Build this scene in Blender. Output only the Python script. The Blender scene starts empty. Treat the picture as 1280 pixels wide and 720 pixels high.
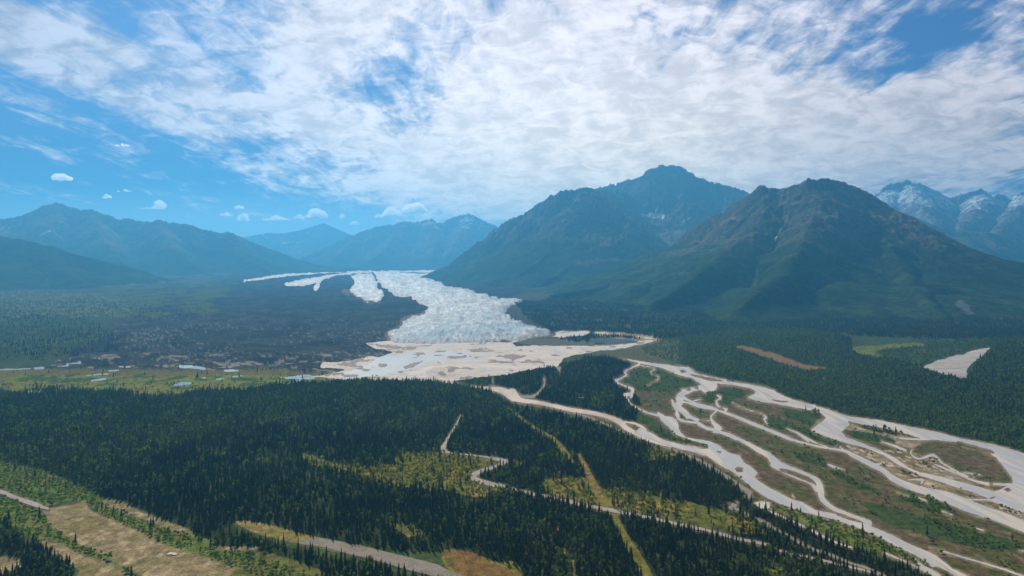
import bpy, math, random
import numpy as np
rng = np.random.default_rng(7)
random.seed(7)
SC = bpy.context.scene
COL = SC.collection

# ------------------------------------------------------------------ camera geometry (real metres)
F = 853.3; HZ = 328.0; CX = 640.0; CH = 300.0      # focal length and horizon of the 1280 px wide photo, camera height
SL = 0.02; Y1 = 2600.0; Y2 = 12000.0
def base_z(Y):                                      # the valley rises gently towards the ice
    return SL * (np.clip(Y, Y1, Y2) - Y1)
def y_of_row(py):                                   # distance at which the valley floor is seen in that row
    k = (np.asarray(py, float) - HZ) / F
    near = CH / np.maximum(k, 1e-6)
    far = (CH + SL * Y1) / (SL + k)
    vfar = (CH - SL * (Y2 - Y1)) / np.maximum(k, 1e-6)
    y = np.where(near <= Y1, near, far)
    return np.where(y > Y2, vfar, y)
def row_of_y(Y):
    Y = np.maximum(Y, 1.0)
    return HZ + F * (CH - base_z(Y)) / Y

# ------------------------------------------------------------------ noise
def _h(ix, iy, s):
    n = (ix.astype(np.int64) * 374761393 + iy.astype(np.int64) * 668265263 + s * 1442695041) & 0xffffffff
    n = ((n ^ (n >> 13)) * 1274126177) & 0xffffffff
    return ((n ^ (n >> 16)) & 0xffff) / 65535.0
def vn(x, y, s=0):
    x = np.asarray(x, float); y = np.asarray(y, float)
    ix = np.floor(x); iy = np.floor(y); fx = x - ix; fy = y - iy
    fx = fx * fx * fx * (fx * (fx * 6 - 15) + 10); fy = fy * fy * fy * (fy * (fy * 6 - 15) + 10)
    a = _h(ix, iy, s); b = _h(ix + 1, iy, s); c = _h(ix, iy + 1, s); d = _h(ix + 1, iy + 1, s)
    return (a * (1 - fx) + b * fx) * (1 - fy) + (c * (1 - fx) + d * fx) * fy
def fbm(x, y, o=4, s=0, g=0.5):
    t = 0; a = 1.0; n = 0
    for i in range(o):
        t = t + a * (vn(x * 2 ** i + 17.3 * i, y * 2 ** i + 9.1 * i, s + i) * 2 - 1); n += a; a *= g
    return t / n
def rid(x, y, o=3, s=0):
    t = 0; a = 1.0; n = 0
    for i in range(o):
        t = t + a * (1 - abs(vn(x * 2 ** i, y * 2 ** i, s + i) * 2 - 1)); n += a; a *= 0.5
    return t / n
def sst(x, a, b):
    t = np.clip((x - a) / (b - a), 0, 1); return t * t * (3 - 2 * t)

# ------------------------------------------------------------------ land cover map of the valley floor (rows = distance, columns = bearing)
X0, X1_, R0, R1 = -240, 1520, 336, 830
W_ = X1_ - X0 + 1; H_ = R1 - R0 + 1
PX, PY = np.meshgrid(np.arange(X0, X1_ + 1, dtype=float), np.arange(R0, R1 + 1, dtype=float))
WY = y_of_row(PY); WX = (PX - CX) / F * WY
TL = {'T1': (0, 540, 4), 'T2': (320, 540, 4), 'T3': (640, 540, 4), 'T4': (960, 540, 4), 'U1': (0, 400, 4), 'U2': (320, 400, 4), 'U3': (640, 400, 4),
      'U4': (960, 400, 4), 'V1': (0, 240, 4), 'V2': (320, 240, 4), 'V3': (640, 240, 4), 'V4': (960, 240, 4), 'W': (440, 330, 4), 'Z1': (740, 430, 8), 'Z2': (860, 460, 8), 'P': (0, 0, 1)}
def T(t, *pts):
    ox, oy, s = TL[t]
    return [(ox + p[0] / s, oy + p[1] / s) + ((p[2] / s,) if len(p) > 2 else ()) for p in pts]
def curve(pts, k=4, closed=False):
    P = np.array([tuple(p) for p in pts], float); n = len(P); out = []
    for i in range(n if closed else n - 1):
        g = lambda j: P[j % n] if closed else P[min(max(j, 0), n - 1)]
        a, b, c, d = g(i - 1), g(i), g(i + 1), g(i + 2)
        for q in range(k):
            t = q / k; out.append(.5 * (2 * b + (c - a) * t + (2 * a - 5 * b + 4 * c - d) * t * t + (3 * b - a - 3 * c + d) * t ** 3))
    if not closed: out.append(P[-1])
    return [tuple(o) for o in out]
def sdf_poly(pts, pad=14):
    if 5 < len(pts) < 34: pts = curve(pts, 3, True)
    P = np.array([(p[0], p[1]) for p in pts], float)
    x0 = int(max(0, P[:, 0].min() - pad - X0)); x1 = int(min(W_, P[:, 0].max() + pad - X0)); y0 = int(max(0, P[:, 1].min() - pad - R0)); y1 = int(min(H_, P[:, 1].max() + pad - R0))
    out = np.full((H_, W_), -99.0)
    if x1 <= x0 or y1 <= y0: return out
    gx = PX[y0:y1, x0:x1]; gy = PY[y0:y1, x0:x1]
    d = np.full(gx.shape, 1e9); ins = np.zeros(gx.shape, bool)
    n = len(P)
    for i in range(n):
        ax, ay = P[i]; bx, by = P[(i + 1) % n]
        ex, ey = bx - ax, by - ay; L = ex * ex + ey * ey + 1e-9
        t = np.clip(((gx - ax) * ex + (gy - ay) * ey) / L, 0, 1)
        d = np.minimum(d, (gx - ax - t * ex) ** 2 + (gy - ay - t * ey) ** 2)
        c = ((ay > gy) != (by > gy)) & (gx < (bx - ax) * (gy - ay) / (by - ay + 1e-12) + ax)
        ins ^= c
    d = np.sqrt(d); out[y0:y1, x0:x1] = np.where(ins, d, -d)
    return out
def sdf_line(pts, pad=14, w=None):
    out = np.full((H_, W_), -99.0)
    if w is None and len(pts) > 2: pts = [(p[0], p[1], max(p[2], 2 / 4)) for p in curve(pts)]
    for a, b in zip(pts[:-1], pts[1:]):
        ax, ay = a[0], a[1]; bx, by = b[0], b[1]; wa = (a[2] if w is None else w) / 2; wb = (b[2] if w is None else w) / 2
        m = max(wa, wb) + pad
        x0 = int(max(0, min(ax, bx) - m - X0)); x1 = int(min(W_, max(ax, bx) + m - X0 + 1)); y0 = int(max(0, min(ay, by) - m - R0)); y1 = int(min(H_, max(ay, by) + m - R0 + 1))
        if x1 <= x0 or y1 <= y0: continue
        gx = PX[y0:y1, x0:x1]; gy = PY[y0:y1, x0:x1]
        ex, ey = bx - ax, by - ay; L = ex * ex + ey * ey + 1e-9
        t = np.clip(((gx - ax) * ex + (gy - ay) * ey) / L, 0, 1)
        d = wa + (wb - wa) * t - np.sqrt((gx - ax - t * ex) ** 2 + (gy - ay - t * ey) ** 2)
        out[y0:y1, x0:x1] = np.maximum(out[y0:y1, x0:x1], d)
    return out
def union(*fs):
    o = fs[0]
    for f in fs[1:]: o = np.maximum(o, f)
    return o
NW = fbm(PX / 9, PY / 5, 4, 3)          # ragged edges
NF = fbm(PX / 3, PY / 2, 3, 5)

# ---- the braided river
water = union(
    # uppermost channel
    sdf_line(T('Z1', (290, 137, 5), (360, 155, 14), (440, 175, 26), (600, 205, 36), (720, 225, 50), (800, 250, 70), (880, 270, 90), (960, 285, 100), (1020, 320, 70), (1110, 370, 90), (1180, 400, 120), (1200, 425, 100), (1150, 440, 60))),
    sdf_poly(T('Z1', (930, 240), (960, 222), (985, 238), (990, 265), (940, 270))),
    sdf_line(T('Z1', (960, 280, 60), (1060, 305, 22), (1160, 330, 22), (1280, 360, 30), (1340, 370, 30))),
    sdf_poly(T('Z2', (0, 10), (30, 30), (150, 75), (350, 125), (600, 160), (760, 190), (870, 225), (900, 255), (820, 290), (850, 315), (960, 318), (1040, 322), (1280, 368), (1280, 437), (1010, 388), (900, 370), (870, 352), (820, 356), (680, 330), (600, 303), (598, 285), (660, 260), (672, 235), (620, 205), (480, 180), (350, 165), (230, 148), (290, 180), (240, 220), (170, 255), (110, 215), (0, 240), (0, 205), (100, 180), (150, 150), (130, 120), (0, 90))),
    sdf_line(T('Z1', (1160, 430, 40), (1040, 450, 40), (960, 470, 60), (890, 510, 60), (870, 550, 70), (890, 580, 60), (850, 610, 60), (840, 640, 50))),
    sdf_line(T('Z1', (1080, 425, 16), (980, 445, 16), (900, 460, 22))),
    # small loop channels on the left
    sdf_line(T('Z1', (470, 205, 34), (400, 240, 18), (330, 290, 26), (345, 310, 22), (290, 345, 18), (235, 375, 38), (300, 410, 18), (400, 450, 30), (400, 490, 40), (390, 535, 30))),
    sdf_line(T('Z1', (400, 500, 30), (350, 505, 40), (315, 510, 24))),
    sdf_line(T('Z1', (350, 540, 30), (380, 590, 20), (450, 640, 20), (560, 690, 22), (660, 715, 30))),
    sdf_line(T('Z1', (470, 212, 16), (600, 235, 12), (630, 255, 14), (590, 275, 14), (600, 300, 9))),
    sdf_line(T('Z1', (640, 315, 8), (665, 335, 14), (640, 380, 12))), sdf_line(T('Z1', (600, 392, 6), (550, 415, 6))),
    # middle braids
    sdf_line(T('Z1', (800, 565, 24), (830, 620, 50), (880, 650, 60), (930, 690, 60), (960, 730, 50))),
    sdf_line(T('Z1', (850, 650, 30), (850, 720, 30))),
    sdf_line(T('U3', (850, 385, 20), (900, 410, 14), (960, 430, 16), (1000, 440, 18))),
    sdf_line(T('U3', (820, 430, 30), (860, 458, 26), (890, 485, 22), (930, 500, 18))),
    sdf_line(T('U3', (825, 470, 22), (840, 500, 16), (900, 512, 12), (930, 515, 16), (970, 540, 18), (1010, 550, 16))),
    sdf_line(T('Z2', (-60, 340, 24), (0, 350, 24), (130, 385, 42), (260, 410, 34), (330, 435, 26), (480, 490, 34), (600, 540, 40), (750, 600, 38), (900, 660, 38), (1040, 715, 30))),
    sdf_line(T('Z2', (290, 430, 22), (235, 480, 24), (240, 530, 34), (300, 595, 60), (340, 612, 16))),
    sdf_line(T('Z2', (-30, 460, 28), (0, 480, 28), (60, 510, 34), (130, 580, 36), (260, 620, 30), (380, 670, 26), (480, 715, 24))),
    sdf_line(T('Z2', (60, 510, 14), (130, 518, 10), (220, 530, 14))), sdf_line(T('Z2', (-40, 535, 14), (30, 548, 12), (110, 570, 14))),
    sdf_line(T('Z2', (290, 275, 20), (325, 300, 30), (285, 330, 22), (295, 375, 34), (330, 395, 12), (385, 415, 26), (365, 435, 20))),
    sdf_line(T('Z2', (450, 348, 10), (520, 390, 12), (640, 430, 12), (740, 460, 12), (780, 500, 30), (760, 510, 22), (795, 565, 14))),
    sdf_line(T('Z2', (990, 610, 14), (1080, 645, 22), (1150, 690, 36), (1210, 740, 16))), sdf_line(T('Z2', (60, 330, 16), (120, 315, 16))),
    sdf_line(T('U3', (732, 465, 12), (760, 495, 34), (800, 515, 56), (820, 555, 34), (855, 582, 16))),
    sdf_line(T('U3', (855, 582, 8), (900, 598, 12), (980, 615, 22), (1040, 640, 20))),
    # middle channel going on to the lower right
    sdf_line(T('T4', (-10, -10, 14), (20, 0, 14), (120, 40, 16), (260, 75, 12), (380, 95, 16), (430, 120, 24), (520, 165, 30), (580, 195, 28), (620, 230, 32), (700, 270, 38), (800, 300, 42), (900, 330, 60), (1000, 370, 64), (1100, 405, 56), (1200, 440, 60), (1320, 490, 60), (1500, 560, 60))),
    sdf_line(T('T4', (430, 100, 8), (450, 105, 12))), sdf_line(T('T4', (540, 165, 18), (580, 155, 10))), sdf_line(T('T4', (350, 70, 8), (380, 90, 8))),
    sdf_line(T('T4', (140, 0, 12), (190, 30, 14), (250, 60, 8), (300, 75, 6))),
    sdf_line(T('U3', (1010, 560, 16), (1060, 565, 16), (1120, 590, 18), (1180, 620, 22), (1240, 655, 28), (1285, 678, 30))),
    sdf_line(T('T4', (0, 115, 20), (25, 140, 40), (60, 165, 34), (130, 188, 20), (200, 215, 20), (250, 248, 28), (262, 290, 36), (275, 340, 28), (330, 385, 26), (420, 425, 30), (500, 460, 44))),
    sdf_line(T('T4', (25, 165, 26), (80, 205, 10), (150, 232, 14), (210, 255, 16), (245, 290, 26))),
    # broad lower channel
    sdf_poly(T('T3', (640, -22), (700, 5), (760, 40), (850, 62), (940, 84), (980, 82), (980, 60), (930, 42), (990, 50), (1100, 108), (1140, 115), (1160, 150), (1200, 175), (1232, 205), (1215, 228), (1280, 275), (1400, 335), (1450, 350), (1520, 390), (1620, 410), (1760, 455), (1880, 505), (1990, 560), (2120, 615), (2200, 680), (2330, 745), (2600, 900), (2300, 900), (2180, 720), (2100, 680), (2078, 658), (2010, 615), (1930, 580), (1840, 530), (1750, 490), (1610, 440), (1460, 405), (1360, 370), (1280, 335), (1210, 290), (1140, 230), (1100, 200), (1050, 175), (960, 112), (850, 92), (720, 48), (610, 2))),
    sdf_line(T('T4', (730, 630, 6), (760, 665, 18), (790, 690, 34), (850, 715, 30))), sdf_line(T('T4', (580, 605, 14), (640, 630, 10), (700, 655, 8), (770, 690, 10))),
    sdf_line(T('T4', (810, 580, 8), (900, 605, 10), (1000, 635, 12), (1120, 670, 12), (1200, 695, 12), (1280, 725, 14), (1400, 770, 16))),
    sdf_line(T('T4', (-10, 390, 12), (60, 420, 10), (170, 470, 14), (260, 515, 14), (330, 550, 14), (420, 580, 10))),
    sdf_poly(T('T3', (1205, 355), (1240, 345), (1290, 350), (1290, 390), (1250, 395))),
    # great right-hand channel
    sdf_poly(T('U4', (-10, 340), (0, 345), (120, 395), (280, 440), (400, 480), (560, 500), (700, 530), (850, 560), (960, 590), (1100, 615), (1200, 640), (1290, 670), (1500, 740), (1700, 900), (1700, 1100), (1500, 1040), (1290, 970), (1200, 940), (1100, 905), (1140, 885), (1215, 832), (1222, 815), (1220, 790), (1180, 740), (1140, 690), (1110, 672), (1000, 640), (950, 615), (840, 602), (760, 605), (680, 600), (560, 575), (640, 585), (760, 592), (600, 545), (500, 530), (430, 515), (400, 505), (410, 525), (370, 560), (390, 585), (460, 610), (560, 650), (640, 690), (700, 735), (760, 760), (860, 780), (960, 808), (1040, 830), (1100, 845), (1180, 870), (1100, 895), (1040, 870), (960, 845), (860, 812), (760, 780), (690, 745), (640, 720), (580, 680), (480, 640), (400, 620), (300, 590), (215, 556), (218, 545), (290, 490), (260, 465), (120, 435), (40, 420), (-10, 415))),
    sdf_line(T('T4', (720, 90, 8), (715, 110, 10), (750, 135, 12), (790, 125, 16), (830, 118, 16), (865, 150, 12))), sdf_line(T('T4', (830, 160, 10), (900, 190, 14), (960, 215, 12), (1030, 245, 14), (1100, 262, 20))),
    sdf_line(T('T4', (860, 150, 10), (930, 190, 8), (1000, 225, 10))), sdf_line(T('T4', (570, 50, 8), (630, 70, 14), (690, 95, 14))), sdf_line(T('T4', (700, 240, 8), (770, 240, 14), (765, 260, 10))),
    sdf_line(T('T4', (980, 205, 8), (1060, 215, 10))), sdf_line(T('T4', (1130, 262, 14), (1200, 265, 18), (1240, 270, 30))),
    sdf_poly(T('T4', (1035, 275), (1120, 300), (1240, 250), (1300, 230), (1300, 400), (1240, 385), (1160, 355), (1080, 345), (1000, 345), (960, 330), (1060, 335), (1160, 330), (1060, 315), (1120, 310))),
    # scraps of water out on the bars
    sdf_line(T('T4', (300, 163, 10), (330, 175, 14), (380, 190, 4))), sdf_line(T('T4', (740, 325, 8), (790, 345, 12))), sdf_line(T('T4', (870, 398, 8), (920, 415, 8))), sdf_line(T('T4', (645, 303, 4), (700, 318, 5))),
    sdf_line(T('T4', (1040, 483, 8), (1075, 492, 12))), sdf_line(T('T4', (1040, 420, 4), (1080, 430, 6))), sdf_line(T('T4', (920, 360, 8), (950, 378, 8))), sdf_line(T('T4', (1250, 592, 6), (1290, 598, 8))),
)
islands = union(
    sdf_poly(T('Z2', (20, 70), (80, 72), (200, 95), (350, 128), (250, 130), (150, 108))), sdf_poly(T('Z1', (880, 268), (920, 265), (940, 280), (900, 292))), sdf_poly(T('Z1', (1030, 438), (1060, 432), (1065, 448), (1035, 450))),
    sdf_poly(T('Z1', (945, 455), (985, 450), (990, 465), (955, 468))), sdf_poly(T('Z2', (830, 318), (900, 325), (1000, 338), (960, 345), (870, 332))),
    sdf_poly(T('T4', (60, 185), (100, 190), (160, 215), (220, 240), (232, 258), (190, 245), (130, 220), (70, 198))),
    sdf_poly(T('T4', (330, 402), (380, 415), (480, 455), (440, 450), (350, 420))), sdf_poly(T('T3', (1115, 185), (1130, 175), (1155, 182), (1150, 200), (1125, 198))), sdf_poly(T('T3', (1025, 98), (1045, 98), (1045, 107))),
    sdf_poly(T('T4', (1180, 287), (1200, 280), (1217, 292), (1200, 300))), sdf_poly(T('T4', (812, 680), (850, 675), (900, 700), (960, 740), (900, 740))), sdf_poly(T('T4', (815, 585), (850, 590), (920, 640), (1060, 720), (1100, 760), (1040, 720), (900, 650))),
    sdf_poly(T('T4', (950, 48), (1000, 60), (1110, 92), (1128, 108), (1060, 100), (980, 80), (945, 60))),
    sdf_line(T('U3', (650, 515, 3), (690, 520, 16), (740, 560, 8))) * 0 - 99,
)
water = np.minimum(water, -islands) - .42 + 0.55 * NF
# glacier creek that runs beside the road
creek = union(
    sdf_line(T('U2', (730, 283, 6), (800, 297, 6), (880, 300, 10), (960, 312, 14), (1040, 335, 14), (1150, 342, 16), (1220, 350, 28), (1270, 375, 40), (1290, 385, 44))),
    sdf_line(T('U3', (0, 370, 52), (40, 400, 26), (120, 412, 18), (200, 428, 18), (300, 450, 18), (400, 465, 20), (480, 485, 20), (540, 512, 28), (570, 540, 24), (630, 572, 20), (700, 600, 26), (800, 625, 26), (900, 645, 30), (960, 662, 34))),
    sdf_line(T('U3', (560, 510, 8), (620, 520, 10), (665, 550, 16), (660, 575, 16)))) + 0.4 * NF
# outwash plain at the snout
outw = union(
    sdf_poly(T('U2', (-30, 293), (-20, 292), (330, 288), (440, 302), (600, 320), (860, 320), (1100, 300), (1280, 290), (1500, 250), (1540, 190), (1720, 155), (1800, 150), (1980, 112), (2010, 95), (1900, 108), (1750, 130), (1600, 125), (1400, 125), (1300, 128), (1280, 108), (1150, 108), (1000, 110), (900, 105), (800, 112), (720, 100), (620, 105), (540, 118), (600, 145), (680, 160), (610, 185), (560, 180), (520, 195), (420, 208), (330, 212), (320, 240), (440, 250), (330, 275))),
    sdf_poly(T('U3', (-20, 118), (0, 105), (60, 92), (210, 78), (215, 58), (370, 54), (380, 70), (300, 86), (120, 92), (40, 108))),
    sdf_line(T('U3', (420, 66, 10), (540, 72, 8), (700, 92, 10)))) + 1.3 * NW + 0.5 * NF
outw_wet = union(   # milky pools of the outwash
    sdf_poly(T('U2', (420, 298), (540, 292), (640, 275), (740, 262), (820, 235), (870, 210), (960, 190), (1040, 195), (1100, 180), (950, 168), (800, 160), (700, 175), (600, 195), (560, 225), (460, 262))),
    sdf_poly(T('U2', (330, 240), (420, 240), (440, 258), (350, 262))), sdf_poly(T('U2', (820, 150), (1000, 160), (1200, 175), (1150, 182), (980, 172))), (rid(WX / 150 + .5 * fbm(WX / 60, WY / 60, 2, 3), WY / 90, 3, 17) - .86) * 14) + 0.8 * NW + .8 * NF
mud = union(sdf_poly(T('U2', (600, 225), (640, 218), (675, 228), (640, 238))), sdf_poly(T('U2', (730, 235), (790, 210), (835, 205), (800, 232), (750, 242))), sdf_poly(T('U2', (560, 120), (650, 125), (800, 140), (760, 148), (640, 140))),
            sdf_line(T('U2', (640, 160, 8), (730, 160, 10))), sdf_line(T('U2', (420, 225, 10), (530, 235, 10))), sdf_line(T('U2', (480, 205, 8), (600, 200, 8))), sdf_line(T('U2', (1150, 108, 8), (1260, 112, 10))), sdf_line(T('U2', (1040, 180, 6), (1080, 182, 6))),
            sdf_line(T('U2', (340, 272, 12), (430, 268, 12))), sdf_poly(T('U2', (1200, 182), (1280, 172), (1360, 178), (1300, 200))), sdf_line(T('U3', (40, 150, 6), (90, 155, 6))), sdf_line(T('U3', (-60, 108, 10), (0, 108, 6))), (fbm(WX / 60, WY / 50, 4, 27) - .36) * 12) + 1.6 * NW + 1.4 * NF
lakebed = sdf_poly(T('U3', (30, 115), (60, 98), (200, 92), (400, 88), (560, 95), (630, 110), (560, 120), (400, 128), (150, 128))) + 0.5 * NF
gband = None
lake = sdf_line(T('U3', (400, 108, 8), (460, 105, 20), (560, 106, 18), (625, 110, 8))) + 0.5 * NF
river_bed = sdf_poly(T('U4', (780, 240), (820, 215), (880, 195), (960, 180), (1040, 165), (1110, 163), (1080, 190), (1040, 210), (1000, 245), (990, 292), (940, 284), (870, 268))) + 1.6 * NW + .5 * NF
PONDS = [('milky', T('U1', (-40, 255, 8), (0, 250, 8), (80, 248, 5), (150, 243, 6))), ('milky', T('U1', (170, 243, 10), (215, 240, 13))), ('milky', T('U1', (335, 215, 12), (400, 210, 10))),
         ('milky', T('U1', (290, 234, 6), (340, 232, 8))), ('milky', T('U1', (595, 237, 8), (650, 239, 6))), ('milky', T('U1', (545, 259, 8), (590, 255, 8))), ('milky', T('U1', (430, 282, 6), (540, 274, 8))),
         ('milky', T('U1', (460, 304, 8), (530, 296, 8))), ('milky', T('U1', (130, 361, 10), (165, 358, 16), (220, 357, 10))), ('blue', T('U1', (900, 240, 8), (960, 239, 12), (1025, 243, 12))), ('milky', T('U1', (1122, 255, 8), (1190, 257, 10))),
         ('milky', T('U1', (1080, 296, 5), (1112, 296, 6))), ('milky', T('U1', (1160, 290, 5), (1212, 284, 6))), ('blue', T('U1', (868, 328, 8), (910, 322, 18), (955, 320, 10))), ('milky', T('U1', (1005, 290, 5), (1030, 290, 5))),
         ('blue', T('U2', (150, 290, 8), (200, 288, 18), (265, 286, 22), (290, 293, 8))), ('blue', T('U2', (215, 300, 14), (170, 318, 10), (110, 333, 16)))]
# ---- tracks and cleared lines
road = union(
    sdf_line(T('U3', (210, 440, 6), (330, 472, 8), (430, 505, 8), (520, 549, 8), (640, 593, 9), (780, 643, 10), (880, 680, 12), (960, 716, 14), (1050, 772, 18), (1150, 840, 22), (1190, 870, 26), (1170, 892, 22))),
    sdf_line(T('T3', (1120, 360, 26), (1100, 385, 30))), sdf_line(T('T3', (1090, 380, 14), (1150, 405, 10), (1200, 430, 12), (1280, 462, 12))), sdf_line(T('T4', (0, 470, 14), (100, 520, 14), (200, 570, 14), (330, 620, 14), (430, 660, 14), (520, 700, 14), (640, 760, 14))),
    sdf_line(T('U3', (160, 305, 10), (160, 330, 10), (125, 372, 12), (90, 385, 16), (20, 382, 14))), sdf_line(T('U3', (200, 243, 6), (225, 262, 10), (238, 278, 8))), sdf_line(T('U3', (228, 240, 4), (240, 258, 6), (238, 275, 6))),
    sdf_line(T('U3', (130, 208, 10), (160, 215, 8))), sdf_line(T('U3', (10, 200, 6), (0, 203, 6))))
track = union(
    sdf_line(T('U2', (1025, 480, 3), (1000, 525, 5), (960, 590, 8), (938, 640, 20), (940, 662, 20), (975, 672, 6), (1050, 682, 6), (1130, 691, 7), (1220, 708, 14), (1250, 716, 18))),
    sdf_line(T('T2', (1250, 156, 18), (1200, 180, 14), (1120, 205, 20), (1085, 230, 28), (1110, 250, 24), (1180, 265, 18), (1280, 285, 16))),
    sdf_line(T('T3', (0, 286, 16), (100, 308, 15), (200, 326, 15), (300, 348, 15), (400, 373, 15), (500, 391, 16), (600, 413, 15), (700, 435, 14), (840, 468, 14), (960, 493, 12), (1030, 508, 12), (1140, 533, 12), (1220, 548, 12), (1280, 562, 12))),
    sdf_line(T('T4', (0, 572, 10), (80, 598, 10), (200, 622, 12), (320, 655, 12), (400, 675, 12), (520, 712, 12), (640, 750, 12))),
    sdf_line(T('T1', (-80, 265, 10), (0, 298, 18), (90, 335, 20), (180, 365, 22), (240, 385, 10))))
cut = union(
    sdf_line(T('U3', (-20, 440, 8), (30, 480, 10), (80, 525, 14), (140, 565, 20), (200, 595, 22), (250, 640, 18), (290, 690, 14))),
    sdf_line(T('T3', (200, 30, 20), (250, 90, 22), (300, 150, 16))),
    sdf_line(T('T3', (335, 115, 10), (370, 190, 28), (400, 250, 34), (440, 320, 34), (475, 370, 34), (510, 420, 34), (545, 490, 34), (580, 560, 42), (620, 620, 46), (655, 680, 50), (680, 740, 52), (740, 880, 60), (800, 1100, 70))),
    sdf_line(T('U2', (1183, 215, 6), (1185, 320, 8))), sdf_line(T('T3', (305, 640, 8), (315, 760, 10))), sdf_line(T('T3', (232, 470, 10), (225, 520, 8))), sdf_line(T('T3', (265, 570, 6), (262, 610, 6)))) + 0.6 * NF
airstrip = sdf_poly(T('T2', (300, 530), (450, 555), (640, 598), (780, 632), (900, 662), (960, 692), (1100, 740), (1400, 830), (1100, 830), (920, 735), (760, 692), (600, 645), (430, 603), (350, 580), (200, 555))) + 0.5 * NW

# ---- vegetation polygons
def noisy(f, a=2.5): return f + a * NW + 0.3 * a * NF
forest_main = noisy(sdf_poly([(-260, 484), (0, 489), (50, 492), (90, 487), (150, 490), (165, 495), (200, 496), (230, 493), (270, 489), (320, 486), (345, 485), (380, 482), (440, 480), (475, 476), (510, 476), (540, 480), (580, 487), (612, 491), (628, 500), (640, 508), (655, 512), (690, 517), (745, 530), (775, 542), (810, 556), (840, 568), (880, 585), (910, 602), (932, 620), (945, 630), (975, 642), (1010, 660), (1060, 680), (1120, 705), (1160, 722), (1300, 800), (1300, 850), (-260, 850), (-260, 700), (-100, 700), (-100, 650), (0, 652), (15, 660), (27, 670), (32, 680), (65, 685), (95, 698), (90, 720), (120, 850), (700, 850), (640, 720), (600, 705), (560, 690), (480, 688), (400, 674), (340, 655), (300, 650), (290, 655), (300, 668), (400, 695), (480, 712), (560, 735), (560, 850), (440, 850), (400, 712), (370, 700), (345, 693), (320, 688), (290, 684), (270, 682), (240, 664), (200, 646), (160, 628), (120, 616), (85, 600), (50, 585), (0, 575), (-260, 560)], 14), 1.5)
k1 = noisy(sdf_poly([(505, 473), (520, 467), (545, 458), (590, 456), (640, 458), (690, 459), (720, 452), (745, 446), (770, 450), (790, 460), (775, 470), (768, 478), (776, 486), (790, 492), (800, 505), (795, 520), (790, 528), (760, 518), (700, 505), (660, 496), (640, 485), (600, 482), (560, 474), (530, 472)]), 1.2)
fr = noisy(union(sdf_poly([(850, 425), (880, 420), (960, 412), (1010, 412), (1060, 425), (1065, 440), (1100, 450), (1140, 456), (1165, 464), (1200, 472), (1215, 462), (1230, 446), (1250, 432), (1290, 425), (1540, 420), (1540, 610), (1400, 590), (1290, 566), (1200, 553), (1100, 540), (1050, 524), (1000, 512), (960, 482), (930, 478), (900, 472), (870, 462), (850, 450)])), 2)
bog = noisy(union(sdf_poly(T('T2', (235, 105), (300, 125), (420, 160), (560, 190), (640, 180), (700, 165), (700, 130), (800, 115), (940, 112), (1100, 130), (1210, 150), (1180, 180), (1080, 210), (1070, 240), (1150, 268), (1240, 292), (1200, 315), (1050, 322), (940, 290), (840, 290), (640, 262), (520, 245), (510, 215), (350, 180), (240, 145))),
             sdf_poly(T('T3', (160, 240), (330, 232), (400, 240), (440, 280), (600, 300), (760, 335), (900, 360), (1010, 390), (1130, 430), (1230, 470), (1250, 510), (1100, 500), (860, 470), (740, 430), (600, 400), (480, 370), (300, 340), (180, 300))),
             sdf_poly(T('T3', (0, 150), (60, 155), (60, 180), (10, 195))), sdf_poly(T('T3', (1040, 370), (1100, 350), (1100, 400), (1060, 400))), sdf_poly(T('T2', (650, 450), (780, 460), (840, 520), (760, 530))), sdf_poly(T('T3', (-40, 640), (20, 650), (80, 740), (-40, 740))),
             sdf_poly(T('T3', (680, 90), (740, 85), (860, 130), (800, 150), (700, 140))), sdf_poly(T('T3', (1280, 690), (1360, 690), (1360, 760), (1280, 760)))), 1.2)
orange = noisy(union(sdf_poly(T('T2', (940, 590), (1080, 600), (1170, 640), (1280, 680), (1360, 760), (1100, 760), (950, 672)))), .8)
orange2 = noisy(sdf_poly(T('U4', (0, 162), (60, 175), (130, 205), (200, 225), (290, 240), (200, 252), (120, 232), (50, 208), (0, 190), (-120, 152), (-160, 132), (-80, 138))), 1.8)
lime = noisy(sdf_poly(T('U4', (425, 145), (560, 130), (680, 117), (780, 124), (640, 140), (560, 150), (530, 165), (585, 186), (480, 172))), 1.6)
gravel = noisy(union(sdf_poly(T('T1', (200, 385), (330, 372), (420, 350), (450, 390), (560, 440), (700, 500), (850, 570), (1000, 620), (1200, 690), (1320, 740), (1500, 900), (1100, 900), (760, 740), (620, 680), (540, 620), (400, 560), (260, 470), (220, 400))),
               sdf_poly(T('T1', (520, 345), (600, 352), (700, 398), (850, 455), (960, 500), (900, 502), (760, 452), (640, 405), (540, 368))),
               sdf_poly(T('T1', (200, 550), (300, 560), (420, 620), (560, 660), (640, 720), (660, 800), (360, 800), (400, 690), (270, 620))), sdf_poly(T('T1', (0, 630), (80, 640), (110, 670), (60, 700), (-60, 700), (-60, 630))), sdf_line(T('T1', (1080, 585, 14), (1280, 580, 12)))), 1.2)
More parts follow.
